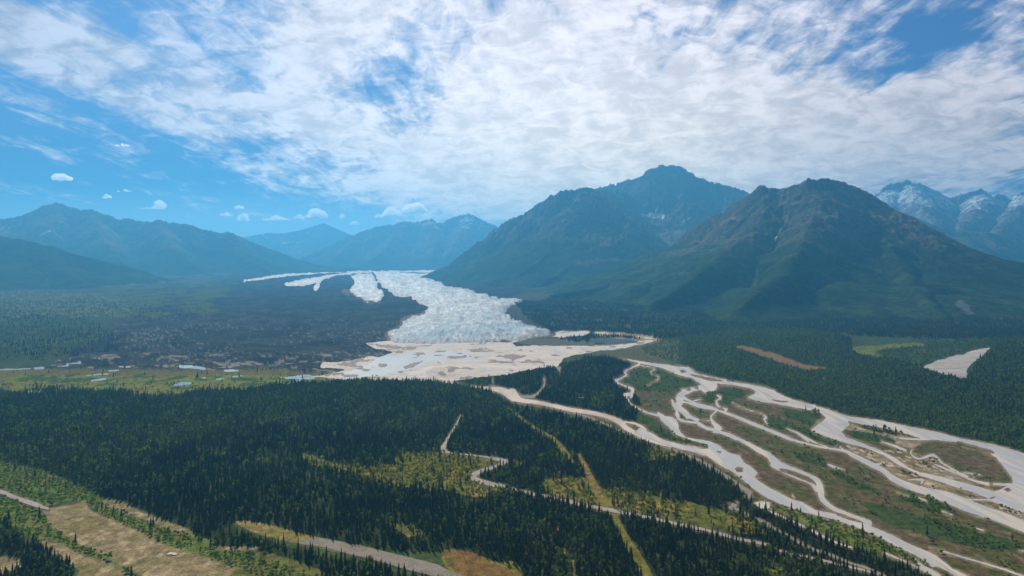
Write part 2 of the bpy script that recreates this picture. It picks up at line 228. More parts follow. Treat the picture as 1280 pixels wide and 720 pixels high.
brush = noisy(union(sdf_poly(T('T1', (440, 360), (520, 352), (640, 412), (800, 475), (950, 510), (1080, 550), (1110, 575), (1280, 625), (1400, 650), (1500, 700), (1700, 760), (1300, 760), (1200, 688), (1000, 618), (850, 566), (700, 498), (560, 438))),
              sdf_poly(T('T1', (-60, 150), (0, 160), (130, 180), (330, 235), (450, 295), (500, 345), (440, 350), (330, 345), (240, 372), (180, 350), (60, 305), (-60, 280))),
              sdf_poly(T('T1', (-60, 310), (60, 330), (120, 375), (220, 405), (260, 475), (400, 565), (540, 625), (620, 685), (740, 760), (600, 760), (560, 660), (420, 615), (300, 555), (120, 520), (100, 480), (-60, 430))),
              sdf_poly(T('T4', (-80, 360), (80, 372), (180, 410), (330, 445), (470, 492), (560, 532), (650, 582), (740, 625), (800, 662), (770, 680), (640, 625), (520, 590), (400, 565), (330, 535), (200, 470), (60, 400), (-80, 385)))), 1.2)
meadow = noisy(sdf_poly([(-260, 462), (60, 462), (110, 458), (200, 462), (300, 455), (360, 460), (410, 466), (440, 475), (400, 492), (300, 500), (180, 500), (60, 498), (-260, 498)]), 2)
morn = noisy(sdf_poly([(60, 458), (80, 446), (105, 430), (140, 418), (140, 402), (170, 394), (160, 380), (130, 365), (150, 340), (640, 338), (640, 378), (700, 418), (650, 430), (580, 450), (470, 456), (405, 466), (350, 463), (250, 462), (140, 462)]), 4)
mor2 = noisy(sdf_poly([(640, 370), (720, 372), (730, 400), (740, 415), (720, 424), (690, 424), (640, 400)]), 2)
rplain = noisy(sdf_poly([(770, 446), (800, 452), (850, 460), (900, 474), (960, 488), (1000, 512), (1060, 528), (1200, 556), (1290, 572), (1540, 620), (1540, 860), (1300, 860), (1180, 722), (1100, 695), (1020, 660), (960, 635), (930, 610), (880, 582), (820, 556), (770, 535), (745, 520), (770, 500), (765, 470)]), .8)
rgreen = noisy(union(sdf_poly(T('Z1', (480, 230), (620, 255), (700, 250), (900, 340), (1100, 370), (1090, 405), (900, 455), (560, 470), (430, 450), (270, 380), (350, 310), (380, 260))), sdf_poly(T('Z2', (150, 290), (250, 220), (420, 190), (540, 220), (560, 270), (480, 310), (400, 360), (300, 340), (200, 350))),
               sdf_poly(T('U3', (640, 500), (700, 480), (760, 540), (860, 590), (980, 625), (970, 645), (860, 630), (740, 590), (670, 560))), sdf_poly(T('Z1', (0, 530), (200, 520), (330, 560), (420, 640), (560, 700), (640, 800), (300, 800), (100, 730), (0, 680))),
               sdf_poly(T('U4', (60, 430), (200, 455), (270, 490), (210, 530), (100, 490))), sdf_poly(T('U4', (420, 555), (540, 560), (680, 595), (640, 620), (500, 600), (420, 580))), sdf_poly(T('U4', (0, 480), (100, 510), (330, 600), (360, 640), (200, 590), (0, 530))),
               sdf_poly(T('T4', (150, 110), (260, 110), (300, 160), (420, 240), (540, 280), (560, 310), (420, 270), (300, 180), (160, 140))), sdf_poly(T('T4', (640, 300), (760, 310), (900, 370), (940, 420), (800, 390), (680, 340))),
               sdf_poly(T('T4', (480, 350), (640, 380), (800, 430), (1000, 480), (1280, 560), (1280, 600), (1000, 570), (800, 520), (560, 440))), sdf_poly(T('T4', (920, 350), (1000, 370), (1120, 420), (1140, 450), (1040, 410), (940, 375))), sdf_line(T('T4', (1080, 430, 20), (1200, 480, 26), (1300, 520, 30)))), 2.0)
bars = noisy(union(sdf_poly(T('T4', (560, 95), (720, 100), (860, 150), (1000, 215), (1100, 262), (1000, 262), (860, 226), (740, 186), (640, 130))), sdf_poly(T('T4', (380, 55), (440, 62), (560, 92), (650, 130), (740, 190), (860, 230), (1000, 265), (1140, 320), (1040, 320), (900, 315), (760, 285), (640, 225), (560, 160), (440, 105))), sdf_poly(T('T4', (620, 20), (740, 30), (760, 60), (720, 90), (640, 60))),
             sdf_poly(T('T4', (1000, 345), (1100, 350), (1200, 378), (1300, 410), (1300, 440), (1180, 410))), sdf_poly(T('Z2', (820, 290), (900, 255), (960, 262), (1040, 320), (960, 320), (850, 312))), sdf_poly(T('T4', (740, 140), (840, 150), (1000, 230), (1080, 262), (940, 235), (800, 190))),
             sdf_poly(T('U4', (380, 500), (520, 530), (700, 575), (840, 600), (660, 590), (500, 560), (380, 545))), sdf_poly(T('U4', (240, 500), (300, 480), (340, 500), (280, 560), (230, 560)))), 1.2)
bars2 = noisy(union(sdf_poly(T('T4', (980, 320), (1100, 328), (1180, 350), (1040, 345))), sdf_poly(T('U3', (380, 60), (700, 75), (740, 110), (560, 145), (430, 155), (300, 130), (600, 118))), sdf_poly(T('U3', (400, 130), (700, 105), (500, 150))), sdf_line(T('Z2', (415, 640, 20), (430, 655, 26))), sdf_line(T('T4', (122, 310, 10), (128, 330, 16)))), 1.0)
rocky_up = noisy(sdf_poly([(310, 330), (640, 330), (640, 372), (300, 372)]), 3)

# ---- ground colour (true surface colours, no shading)
GC = np.zeros((H_, W_, 3)); GC[:] = (0.050, 0.072, 0.028)
def paint(f, c, a=-0.7, b=0.7, s=1.0):
    m = (sst(f, a, b) * s)[..., None]; GC[:] = GC * (1 - m) + np.array(c) * m
big = fbm(WX / 160, WY / 260, 4, 21); med = fbm(WX / 38, WY / 60, 4, 31); sml = fbm(WX / 9, WY / 14, 3, 41)
paint(big - 0.1, (0.035, 0.05, 0.024), -0.1, 0.3)
paint(np.where(PY < 460, 1, -1) * 1.0 + med, (0.038, 0.055, 0.030), 0.2, 1.5)
drk = noisy(union(sdf_poly([(-260, 395), (60, 392), (110, 400), (140, 414), (150, 430), (110, 446), (-260, 452)])), 9); paint(drk, (0.030, 0.046, 0.022), -4, 5); paint(np.minimum(drk, med * 7 - .5), (0.05, 0.065, 0.026))
lftp = noisy(sdf_poly([(-260, 366), (150, 366), (230, 376), (260, 396), (180, 402), (130, 396), (-260, 392)]), 4); paint(lftp, (0.062, 0.075, 0.034)); paint(np.minimum(lftp, med * 7), (0.035, 0.05, 0.025)); paint(np.minimum(lftp, sml * 5 - 1.2), (0.12, 0.12, 0.05))
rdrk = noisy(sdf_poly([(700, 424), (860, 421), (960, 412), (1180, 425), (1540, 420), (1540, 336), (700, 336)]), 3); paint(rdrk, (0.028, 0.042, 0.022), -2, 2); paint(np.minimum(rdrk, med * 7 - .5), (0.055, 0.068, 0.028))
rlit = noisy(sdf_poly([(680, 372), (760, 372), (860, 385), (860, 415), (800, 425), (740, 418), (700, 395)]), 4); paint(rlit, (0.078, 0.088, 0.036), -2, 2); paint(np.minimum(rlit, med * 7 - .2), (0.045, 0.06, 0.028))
paint(meadow, (0.125, 0.150, 0.034)); paint(np.minimum(meadow, med * 8 - 1), (0.125, 0.122, 0.036)); paint(np.minimum(meadow, -med * 8 - 2), (0.05, 0.075, 0.022))
paint(np.minimum(meadow, sst(-PY, -478, -462) * 6 - 3 + med * 3), (0.105, 0.085, 0.04), -.7, .7, .7)
paint(morn, (0.026, 0.030, 0.036), -3, 4); paint(np.minimum(morn, fbm(WX / 70, WY / 90, 3, 66) * 9), (0.046, 0.049, 0.054), -1, 2, .8); paint(mor2, (0.055, 0.055, 0.06))
mg = sst(-PY, -430, -380) * sst(-PX, -340, -240)
paint(np.minimum(morn, mg * 4 + big * 5 - 3.4), (0.06, 0.075, 0.03))
spk = fbm(WX / 8, WY / 10, 3, 61) + .35 * fbm(WX / 200, WY / 200, 2, 64); paint(np.minimum(morn, np.minimum((spk - 0.38) * 9, (PY - 378) / 25)), (0.17, 0.17, 0.17), 0, 1.8, .7)
paint(np.minimum(np.minimum(morn, (fbm(WX / 45, WY / 40, 4, 62) - 0.27) * 12), (PY - 443) / 2), (0.26, 0.23, 0.20), 0, 1.2, .7)
paint(rplain, (0.085, 0.068, 0.042)); paint(np.minimum(rplain, med * 6 + .3), (0.068, 0.072, 0.030)); paint(np.minimum(rplain, sml * 5 - 1.4), (0.14, 0.11, 0.075), 0, 1.4, .7)
paint(rgreen, (0.040, 0.064, 0.022))
paint(bars, (0.20, 0.165, 0.115)); paint(np.minimum(bars, med * 8 - 1), (0.105, 0.09, 0.05)); paint(np.minimum(bars, sml * 8 - 2), (0.33, 0.29, 0.24)); paint(bars2, (0.26, 0.21, 0.16))
paint(union(forest_main, k1, fr), (0.028, 0.038, 0.014), -2, 1)
paint(np.minimum(forest_main, med * 6 - 2.0), (0.045, 0.058, 0.020), -.5, 1)
paint(bog, (0.105, 0.115, 0.026)); paint(np.minimum(bog, med * 8 - .5), (0.165, 0.135, 0.035)); paint(np.minimum(bog, sml * 8 - 1), (0.07, 0.085, 0.024))
paint(brush, (0.085, 0.125, 0.026)); paint(np.minimum(brush, sml * 8 - 1), (0.12, 0.12, 0.045))
lowleft = sdf_poly(T('T1', (-60, 140), (0, 150), (130, 175), (330, 230), (450, 290), (560, 345), (440, 350), (330, 345), (240, 372), (60, 305), (-60, 280)))
paint(gravel, (0.20, 0.165, 0.10), -3, 2); paint(np.minimum(gravel, fbm(WX / 7, WY / 60, 3, 88) * 8 - 1), (0.13, 0.12, 0.06), -1, 2, .6); paint(np.minimum(gravel, med * 8 - 1.2), (0.15, 0.135, 0.060), -1, 2, .8); paint(np.minimum(gravel, sml * 8 - 1.6), (0.34, 0.28, 0.19), -1, 2, .7)
strip_grass = noisy(sdf_poly(T('T2', (-100, 455), (-60, 445), (20, 450), (130, 480), (300, 525), (450, 553), (640, 596), (600, 640), (430, 603), (280, 572), (150, 545), (0, 505))), .8)
paint(strip_grass, (0.15, 0.135, 0.042)); paint(np.minimum(strip_grass, sml * 8 + .5), (0.20, 0.16, 0.07))
paint(noisy(sdf_poly(T('T2', (-10, 612), (110, 618), (240, 660), (420, 740), (420, 860), (-200, 860))), .8), (0.10, 0.11, 0.035))
paint(orange, (0.145, 0.092, 0.036), -2, 1.5); paint(np.minimum(orange, med * 8), (0.11, 0.095, 0.034)); paint(np.minimum(np.minimum(orange, 3 - orange), med * 3 + .8), (0.14, 0.14, 0.03)); paint(orange2, (0.15, 0.10, 0.05)); paint(lime, (0.12, 0.145, 0.03)); paint(np.minimum(lime, sml * 6), (0.08, 0.10, 0.03))
paint(cut, (0.175, 0.125, 0.048)); paint(np.minimum(cut, med * 5 + .3), (0.12, 0.12, 0.030))
paint(sdf_line(T('U3', (330, 385, 24), (420, 385, 26), (480, 395, 12))) + NW, (0.17, 0.13, 0.04)); paint(noisy(sdf_poly(T('U3', (0, 330), (120, 330), (130, 352), (40, 358)))), (0.06, 0.09, 0.03)); paint(noisy(sdf_poly(T('U3', (250, 345), (330, 340), (360, 400), (270, 400)))), (0.055, 0.085, 0.025))
paint(union(track, road) + 2.2, (0.11, 0.10, 0.055), -1, 1)
paint(union(creek, water) + 1.8 + 1.3 * NW, (0.19, 0.155, 0.115), -1.8, 1.2, .85)
paint(lowleft * 0 + noisy(sdf_poly([(740, 438), (850, 425), (850, 452), (800, 452), (770, 446), (745, 444)]), 1), (0.085, 0.085, 0.05), -1, 1, .8)

def blur_(f, w):
    return sst(f, -w, w)
paint(lakebed, (0.09, 0.10, 0.085)); paint(sdf_line(T('W', (400, 222), (360, 250), (300, 262), (250, 288), (225, 325), (175, 355), (190, 385), (330, 400), (640, 398), (850, 378), (950, 362), (1080, 345), (1170, 340)), w=4) + 2.5 * NW, (.17, .14, .12), -1.5, 1.5, .85); paint(sdf_line(T('W', (100, 190), (60, 182), (0, 150), (-40, 140)), w=5) + 3 * NW, (.13, .12, .115), -1.5, 1.5, .8)
GC *= np.array((1.28, 1.20, 1.0))
# ---- relief masks and density maps
notree = union(water, creek, outw, lake, river_bed, road, airstrip, orange, orange2, lime, gravel)
clear = sst(-union(notree + 0.8, cut + 0.8, track + 1.2), 0, 1)
cg = 0.5 + 0.5 * fbm(WX / 70, WY / 110, 3, 71)
strip_on = sst(strip_grass, -1, 1)
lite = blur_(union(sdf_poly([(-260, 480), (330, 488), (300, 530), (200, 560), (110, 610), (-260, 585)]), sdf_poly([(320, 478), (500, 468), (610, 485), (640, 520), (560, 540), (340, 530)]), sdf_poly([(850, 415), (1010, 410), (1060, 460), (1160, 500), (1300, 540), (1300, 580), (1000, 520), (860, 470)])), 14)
D_sp = np.clip(union(sst(forest_main, -1, 1) * (.95 - .25 * lite * (cg > .45)), sst(k1, -1, 1), sst(fr, -1, 1) * (0.62 - .42 * lite)), 0, 1) * clear
D_sp = np.maximum(D_sp, .95 * sst(rdrk, -1, 2) * (1 - sst(fr, -1, 1)) * clear * sst(med, -.7, -.2)); D_sp = np.maximum(D_sp, .16 * sst(drk, -3, 5) * clear * sst(med, -.5, 0)); D_sp = np.maximum(D_sp, .05 * sst(union(rlit, lftp), -1, 2) * clear)
D_sp *= (1 - .75 * sst(fbm(WX / 26, WY / 26, 3, 77), .12, .4)); D_sp *= 1 - 0.90 * sst(bog, -1, 1); D_sp *= 1 - strip_on
D_sp = np.maximum(D_sp, 0.03 * sst(brush, -1, 1) * clear)
D_sp = np.maximum(D_sp, 0.012 * sst(meadow, -1, 1) * clear)
D_sp = np.maximum(D_sp, 0.5 * sst(sdf_poly(T('U1', (130, 345), (330, 335), (480, 350), (640, 360), (640, 390), (120, 390))), -2, 2) * (med > -.1))
D_sp = np.maximum(D_sp, 0.018 * sst(rgreen, -1, 1) * clear)
D_dc = (0.10 + 0.5 * sst(cg, .5, .7) + .15 * lite) * np.clip(union(sst(forest_main, -1, 1), sst(k1, -1, 1)), 0, 1) * clear * (1 - strip_on)
D_dc = np.maximum(D_dc, 0.9 * sst(fr, -1, 1) * clear * (1 - .5 * sst(fbm(WX / 40, WY / 40, 3, 78), .1, .4)))
D_dc = np.maximum(D_dc, 0.30 * sst(bog, -1, 1) * clear * (med > -.05))
D_dc = np.maximum(D_dc, 1.2 * sst(brush, 0, 1) * clear * sst(med, -.7, -.15))
D_dc = np.maximum(D_dc, 0.8 * sst(rgreen, -1, 1) * clear * sst(med, -.3, .2))
D_dc = np.maximum(D_dc, .35 * sst(noisy(sdf_poly([(850, 400), (960, 405), (960, 430), (850, 455), (800, 440)])), -1, 1) * clear)
D_dc = np.maximum(D_dc, 0.35 * sst(rplain, -1, 1) * clear * sst(sml + med, .25, .6))
D_dc = np.maximum(D_dc, 0.45 * sst(meadow, -1, 1) * clear * sst(med, .15, .4) * sst(PY, 470, 480))
D_dc = np.maximum(D_dc, .7 * sst(noisy(sdf_poly([(1060, 445), (1110, 432), (1300, 420), (1400, 430), (1240, 470), (1100, 470)])), -1, 1) * clear * sst(med, -.4, 0))
D_dc *= 1 - strip_on
knoll = 14 * np.exp(-((PY - 466) / 9) ** 2) * sst(k1, 0, 6) + 0 * PX
knoll += 10 * sst(sdf_poly([(330, 484), (400, 480), (500, 474), (590, 486), (600, 500), (400, 505), (330, 500)]), -3, 8)
knoll += 26 * np.exp(-((PX - 1010) / 55) ** 2 - ((PY - 428) / 7) ** 2) + 34 * np.exp(-((PX - 1300) / 70) ** 2 - ((PY - 440) / 14) ** 2)
bumpm = np.clip(sst(morn, 0, 6) * 1.0 + sst(mor2, 0, 4) * .7 + sst(meadow, 0, 6) * .25 + sst(forest_main, 3, 14) * .22, 0, 1) * sst(-union(water, creek, outw, river_bed), 0, 4)
kk = np.ones(7) / 7
def blur(a):
    b = np.apply_along_axis(lambda r: np.convolve(np.pad(r, 3, 'edge'), kk, 'valid'), 1, a); return np.apply_along_axis(lambda r: np.convolve(np.pad(r, 3, 'edge'), kk, 'valid'), 0, b)
knoll = blur(knoll); bumpm = blur(bumpm)
def samp(A, px, py):
    x = np.clip(px - X0, 0, W_ - 1.001); y = np.clip(py - R0, 0, H_ - 1.001); ix = x.astype(int); iy = y.astype(int); fx = x - ix; fy = y - iy
    return (A[iy, ix] * (1 - fx) + A[iy, ix + 1] * fx) * (1 - fy) + (A[iy + 1, ix] * (1 - fx) + A[iy + 1, ix + 1] * fx) * fy
def ground_z(X, Y):
    X = np.asarray(X, float); Y = np.asarray(Y, float)
    py = row_of_y(Y); px = CX + F * X / np.maximum(Y, 400)
    hum = fbm(X / 120, Y / 120, 4, 81) * 16 + rid(X / 45, Y / 45, 2, 83) * 4
    return base_z(Y) + samp(knoll, px, py) + samp(bumpm, px, py) * hum

# ------------------------------------------------------------------ helpers: meshes, objects, materials
def mk_mesh(name, V, faces, mats=(), attr=None, smooth=False, midx=None):
    """faces: list of integer arrays (n,3) / (n,4)"""
    me = bpy.data.meshes.new(name)
    V = np.asarray(V, np.float32); me.vertices.add(len(V)); me.vertices.foreach_set('co', V.ravel())
    fl = [np.asarray(f, np.int32) for f in faces if len(f)]
    loops = np.concatenate([f.ravel() for f in fl]); tot = np.concatenate([np.full(len(f), f.shape[1], np.int32) for f in fl])
    st = np.concatenate([[0], np.cumsum(tot)[:-1]]).astype(np.int32)
    me.loops.add(len(loops)); me.loops.foreach_set('vertex_index', loops)
    me.polygons.add(len(tot)); me.polygons.foreach_set('loop_start', st); me.polygons.foreach_set('loop_total', tot)
    if midx is not None: me.polygons.foreach_set('material_index', np.asarray(midx, np.int32))
    me.polygons.foreach_set('use_smooth', np.full(len(tot), smooth))
    me.update(calc_edges=True)
    for m in mats: me.materials.append(m)
    for k, a in (attr or {}).items():
        at = me.color_attributes.new(k, 'FLOAT_COLOR', 'POINT'); a = np.asarray(a, np.float32)
        if a.shape[1] == 3: a = np.concatenate([a, np.ones((len(a), 1), np.float32)], 1)
        at.data.foreach_set('color', a.ravel())
    return me
def obj(name, me, parent=None, kind=None, label=None, cat=None, group=None):
    o = bpy.data.objects.new(name, me); COL.objects.link(o); o.parent = parent
    for k, v in (('kind', kind), ('label', label), ('category', cat), ('group', group)):
        if v: o[k] = v
    return o
class NT:
    def __init__(s, name, world=False):
        s.m = bpy.data.worlds.new(name) if world else bpy.data.materials.new(name); s.m.use_nodes = True
        s.t = s.m.node_tree; s.t.nodes.clear()
    def n(s, typ, ins=None, **p):
        d = s.t.nodes.new(typ)
        for k, v in p.items(): setattr(d, k, v)
        for k, v in (ins or {}).items(): s.l(v, d.inputs[k])
        return d
    def l(s, v, i):
        if hasattr(v, 'is_output') and v.is_output: s.t.links.new(v, i)
        elif hasattr(v, 'outputs'): s.t.links.new(v.outputs[0], i)
        else:
            if i.type == 'RGBA' and len(v) == 3: v = (*v, 1)
            i.default_value = v
    def m_(s, op, a, b=0.0, c=None, clamp=False):
        d = s.n('ShaderNodeMath', {0: a, 1: b}, operation=op, use_clamp=clamp)
        if c is not None: s.l(c, d.inputs[2])
        return d.outputs[0]
    def mix(s, f, a, b, bt='MIX'):
        d = s.n('ShaderNodeMix', data_type='RGBA', blend_type=bt); s.l(f, d.inputs[0]); s.l(a, d.inputs[6]); s.l(b, d.inputs[7]); return d.outputs[2]
    def noise(s, vec, scale, det=4, rough=.55, dist=0.0, lac=2.0):
        return s.n('ShaderNodeTexNoise', {'Vector': vec, 'Scale': scale, 'Detail': det, 'Roughness': rough, 'Distortion': dist, 'Lacunarity': lac}).outputs[0]
    def ramp(s, f, a, b, ca=0.0, cb=1.0):
        d = s.n('ShaderNodeMapRange', {0: f, 1: a, 2: b, 3: ca, 4: cb}, interpolation_type='SMOOTHSTEP'); return d.outputs[0]
def attr_mat(name, attr='cover', rough=.9, scales=((0.35, .5), (0.06, .5)), bump=0.6, bscale=0.25, bdist=1.0, spec=.2, transl=0.0, flat=None):
    t = NT(name); pos = t.n('ShaderNodeNewGeometry').outputs[0]
    c = t.n('ShaderNodeAttribute', attribute_name=attr).outputs[0] if flat is None else t.n('ShaderNodeRGB').outputs[0]
    if flat is not None: c.default_value = (*flat, 1)
    for sc, am in scales:
        f = t.noise(pos, sc, 5, .6); g = t.ramp(f, .3, .7, 1 - am, 1 + am)
        c = t.n('ShaderNodeVectorMath', {0: c, 1: g}, operation='MULTIPLY').outputs[0]
    bs = t.n('ShaderNodeBsdfPrincipled', {'Base Color': c, 'Roughness': rough, 'Specular IOR Level': spec})
    if bump: t.l(t.n('ShaderNodeBump', {'Height': t.noise(pos, bscale, 6, .65), 'Strength': bump, 'Distance': bdist}).outputs[0], bs.inputs['Normal'])
    out = bs.outputs[0]
    if transl:
        tr = t.n('ShaderNodeBsdfTranslucent', {'Color': c}); out = t.n('ShaderNodeMixShader', {0: transl, 1: out, 2: tr.outputs[0]}).outputs[0]
    t.n('ShaderNodeOutputMaterial', {'Surface': out}); return t.m

M_ground = attr_mat('ground_cover', scales=((0.45, .35), (0.09, .35)), bump=.8, bscale=.35, bdist=.8, spec=0.0)
M_mtn = attr_mat('mountain_rock', scales=((0.03, .35), (0.006, .3)), bump=1.0, bscale=.03, bdist=14.0, spec=0.0)
M_spruce = attr_mat('spruce_needles', 'tint', scales=(), bump=0, transl=.12)
M_leaf = attr_mat('birch_leaves', 'tint', scales=(), bump=0, transl=.5)
M_bark = attr_mat('bark', scales=((2.0, .3),), bump=0, flat=(.10, .075, .055))

# ------------------------------------------------------------------ ground sheet
cols = np.concatenate([X0 - 10 * 1.35 ** np.arange(18, -1, -1), np.arange(X0, X1_ + 1), X1_ + 10 * 1.35 ** np.arange(0, 19)])
rows = np.arange(R0, R1 + 1)
Yr = np.concatenate([[30000, 24000, 19000, 16000], y_of_row(rows), [480, 420, 400, 300, 150, 0, -400, -1200, -3000]])
Yr = np.array(sorted(set(Yr.tolist()), reverse=True))
GX = (cols[None] - CX) / F * np.maximum(Yr[:, None], 400); GY = np.repeat(Yr[:, None], len(cols), 1)
GX = np.clip(GX, -29000, 29000)
gz = ground_z(GX, GY)
gpx = CX + F * GX / np.maximum(GY, 400); gpy = row_of_y(GY); gpy = np.where(GY <= 500, R1, gpy)
gc = np.stack([samp(GC[..., i], gpx, gpy) for i in range(3)], -1)
nr, nc = GX.shape
idx = np.arange(nr * nc).reshape(nr, nc)
q = np.stack([idx[:-1, :-1], idx[1:, :-1], idx[1:, 1:], idx[:-1, 1:]], -1).reshape(-1, 4)
me = mk_mesh('ground', np.stack([GX, GY, gz], -1).reshape(-1, 3), [q], [M_ground], {'cover': gc.reshape(-1, 3)}, True)
obj('ground', me, kind='structure', label='valley floor of forest, bog, gravel flats and dark moraine')

# ------------------------------------------------------------------ sheets cut out of the map (marching squares)
def sheet(name, f, mat, lift, label, kind='structure', zfn=None, attrs=None, thick=None):
    ins = f > 0
    c4 = ins[:-1, :-1].astype(int) + ins[1:, :-1] + ins[1:, 1:] + ins[:-1, 1:]
    full = np.argwhere(c4 == 4); part = np.argwhere((c4 > 0) & (c4 < 4))
    vid = {}; VP = []
    used = np.zeros(f.shape, bool)
    for dy, dx in ((0, 0), (1, 0), (1, 1), (0, 1)): used[full[:, 0] + dy, full[:, 1] + dx] = True
    for dy, dx in ((0, 0), (1, 0), (1, 1), (0, 1)): used[part[:, 0] + dy, part[:, 1] + dx] |= ins[part[:, 0] + dy, part[:, 1] + dx]
    gid = np.full(f.shape, -1); ys, xs = np.nonzero(used); gid[ys, xs] = np.arange(len(ys))
    VP = [(x, y) for x, y in zip((xs + X0).tolist(), (ys + R0).tolist())]
    quads = np.stack([gid[full[:, 0], full[:, 1]], gid[full[:, 0] + 1, full[:, 1]], gid[full[:, 0] + 1, full[:, 1] + 1], gid[full[:, 0], full[:, 1] + 1]], -1)
    tris = []; ff = f
    for y, x in part.tolist():
        cs = ((y, x), (y + 1, x), (y + 1, x + 1), (y, x + 1)); poly = []
        for i in range(4):
            a = cs[i]; b = cs[(i + 1) % 4]; fa = ff[a]; fb = ff[b]
            if fa > 0: poly.append(gid[a])
            if (fa > 0) != (fb > 0):
                k = (a, b) if a < b else (b, a)
                if k not in vid:
                    t = fa / (fa - fb); vid[k] = len(VP); VP.append((a[1] + (b[1] - a[1]) * t + X0, a[0] + (b[0] - a[0]) * t + R0))
                poly.append(vid[k])
        for i in range(1, len(poly) - 1): tris.append((poly[0], poly[i], poly[i + 1]))
    VP = np.array(VP, float)
    Y = y_of_row(VP[:, 1]); X = (VP[:, 0] - CX) / F * Y
    Z = (ground_z(X, Y) if zfn is None else zfn(X, Y, VP)) + lift
    me = mk_mesh(name, np.stack([X, Y, Z], -1), [quads, np.array(tris).reshape(-1, 3)], [mat], {k: fn(X, Y, VP) for k, fn in (attrs or {}).items()}, True)
    return obj(name, me, kind=kind, label=label)

def braid_mat(name):
    t = NT(name); pos = t.n('ShaderNodeNewGeometry').outputs[0]
    v = t.n('ShaderNodeMapping', {'Vector': pos, 'Rotation': (0, 0, math.radians(28)), 'Scale': (1.0, .09, 1)}).outputs[0]
    f = t.noise(v, .035, 6, .62, 1.2); g = t.noise(v, .16, 5, .6, .5)
    c = t.mix(t.ramp(f, .42, .56), (.55, .485, .40), (.42, .405, .375)); c = t.mix(t.ramp(t.m_('ADD', t.m_('MULTIPLY', f, .6), t.m_('MULTIPLY', g, .4)), .54, .60), c, (.58, .50, .41)); c = t.mix(t.ramp(g, .60, .72), c, (.33, .28, .22))
    bs = t.n('ShaderNodeBsdfPrincipled', {'Base Color': c, 'Roughness': t.ramp(f, .42, .56, .6, .28), 'Specular IOR Level': .25})
    t.l(t.n('ShaderNodeBump', {'Height': t.noise(pos, .5, 4), 'Strength': .3, 'Distance': .3}).outputs[0], bs.inputs['Normal'])
    t.n('ShaderNodeOutputMaterial', {'Surface': bs.outputs[0]}); return t.m
def water_mat(name, c1, c2, rough, spec=.5, sc=(.02, .004), bump=.15):
    t = NT(name); pos = t.n('ShaderNodeNewGeometry').outputs[0]
    v = t.n('ShaderNodeMapping', {'Vector': pos, 'Rotation': (0, 0, .5), 'Scale': (1, .25, 1)}).outputs[0]
    f = t.ramp(t.noise(v, sc[0], 5, .6, .6), .35, .65); c = t.mix(f, c1, c2)
    bs = t.n('ShaderNodeBsdfPrincipled', {'Base Color': c, 'Roughness': rough, 'Specular IOR Level': spec, 'IOR': 1.33})
    t.l(t.n('ShaderNodeBump', {'Height': t.noise(pos, .8, 3), 'Strength': bump, 'Distance': .3}).outputs[0], bs.inputs['Normal'])
    t.n('ShaderNodeOutputMaterial', {'Surface': bs.outputs[0]}); return t.m
M_river = braid_mat('silty_river')
M_creek = water_mat('silty_creek', (.62, .51, .42), (.47, .38, .30), .55, .1)
M_milky = water_mat('milky_water', (.25, .31, .32), (.31, .36, .35), .3, .08)
M_pool = water_mat('outwash_water', (.46, .47, .43), (.54, .53, .48), .3, .3)
M_blue = water_mat('blue_pond', (.15, .26, .31), (.20, .31, .35), .25, .12)
M_lake = water_mat('dark_lake', (.03, .055, .07), (.05, .07, .08), .5, .08)
def soil(name, a, b, c, s1=.05, s2=.4, stretch=(1, 1, 1), rough=.95):
    t = NT(name); pos = t.n('ShaderNodeNewGeometry').outputs[0]; v = t.n('ShaderNodeMapping', {'Vector': pos, 'Scale': stretch}).outputs[0]
    k = t.mix(t.ramp(t.noise(v, s1, 6, .6, .4), .4, .62), a, b); k = t.mix(t.ramp(t.noise(v, s2, 4, .6), .45, .7), k, c)
    bs = t.n('ShaderNodeBsdfPrincipled', {'Base Color': k, 'Roughness': rough, 'Specular IOR Level': .15})
    t.l(t.n('ShaderNodeBump', {'Height': t.noise(v, s2, 6, .65), 'Strength': .6, 'Distance': .6}).outputs[0], bs.inputs['Normal'])
    t.n('ShaderNodeOutputMaterial', {'Surface': bs.outputs[0]}); return t.m
M_outw = soil('outwash_silt', (.60, .52, .43), (.48, .41, .34), (.68, .61, .53), .012, .05, (1, 2, 1))
M_mud = soil('wet_mud', (.28, .23, .19), (.34, .28, .23), (.20, .165, .135), .02, .1, (1, 2, 1))
M_bed = soil('riverbed_gravel', (.38, .33, .29), (.28, .245, .215), (.48, .43, .39), .02, .06, (.4, 1, 1))
M_road = soil('gravel_road', (.25, .215, .17), (.20, .175, .14), (.30, .26, .21), .05, .5)
M_track = soil('pale_gravel_track', (.36, .31, .25), (.28, .24, .19), (.42, .37, .31), .05, .5)
M_strip = soil('airstrip_gravel', (.24, .20, .16), (.17, .15, .10), (.30, .26, .21), .04, .35, (1, 1, 1))

up = np.where(PX < 590, -99, 0) * 0
sheet('outwash_plain', np.minimum(outw - .6, -lakebed), M_outw, .25, 'cream silt flat spread in front of the glacier snout')
sheet('river_bed', river_bed, M_bed, .25, 'grey gravel riverbed in the forest gap on the right')
sheet('meltwater_pool', np.minimum(outw_wet, outw - 1.5), M_pool, .45, 'milky shallow meltwater on the outwash flat')
sheet('mud_flat', np.minimum(mud, outw - 1), M_mud, .65, 'brown mud patches on the outwash flat')
sheet('lake', lake, M_lake, .5, 'dark narrow lake beside the glacier snout')
notcreek = -creek - .2
sheet('river', np.minimum(water, -union(creek * 0 - 99)), M_river, .25, 'pale silty braided river crossing the gravel plain')
sheet('creek', np.minimum(creek, -water - .3), M_creek, .25, 'narrow pale meltwater creek beside the gravel road')
rd = np.minimum(road, -union(water, creek) - .2)
sheet('road', rd, M_road, .5, 'grey gravel road following the creek')
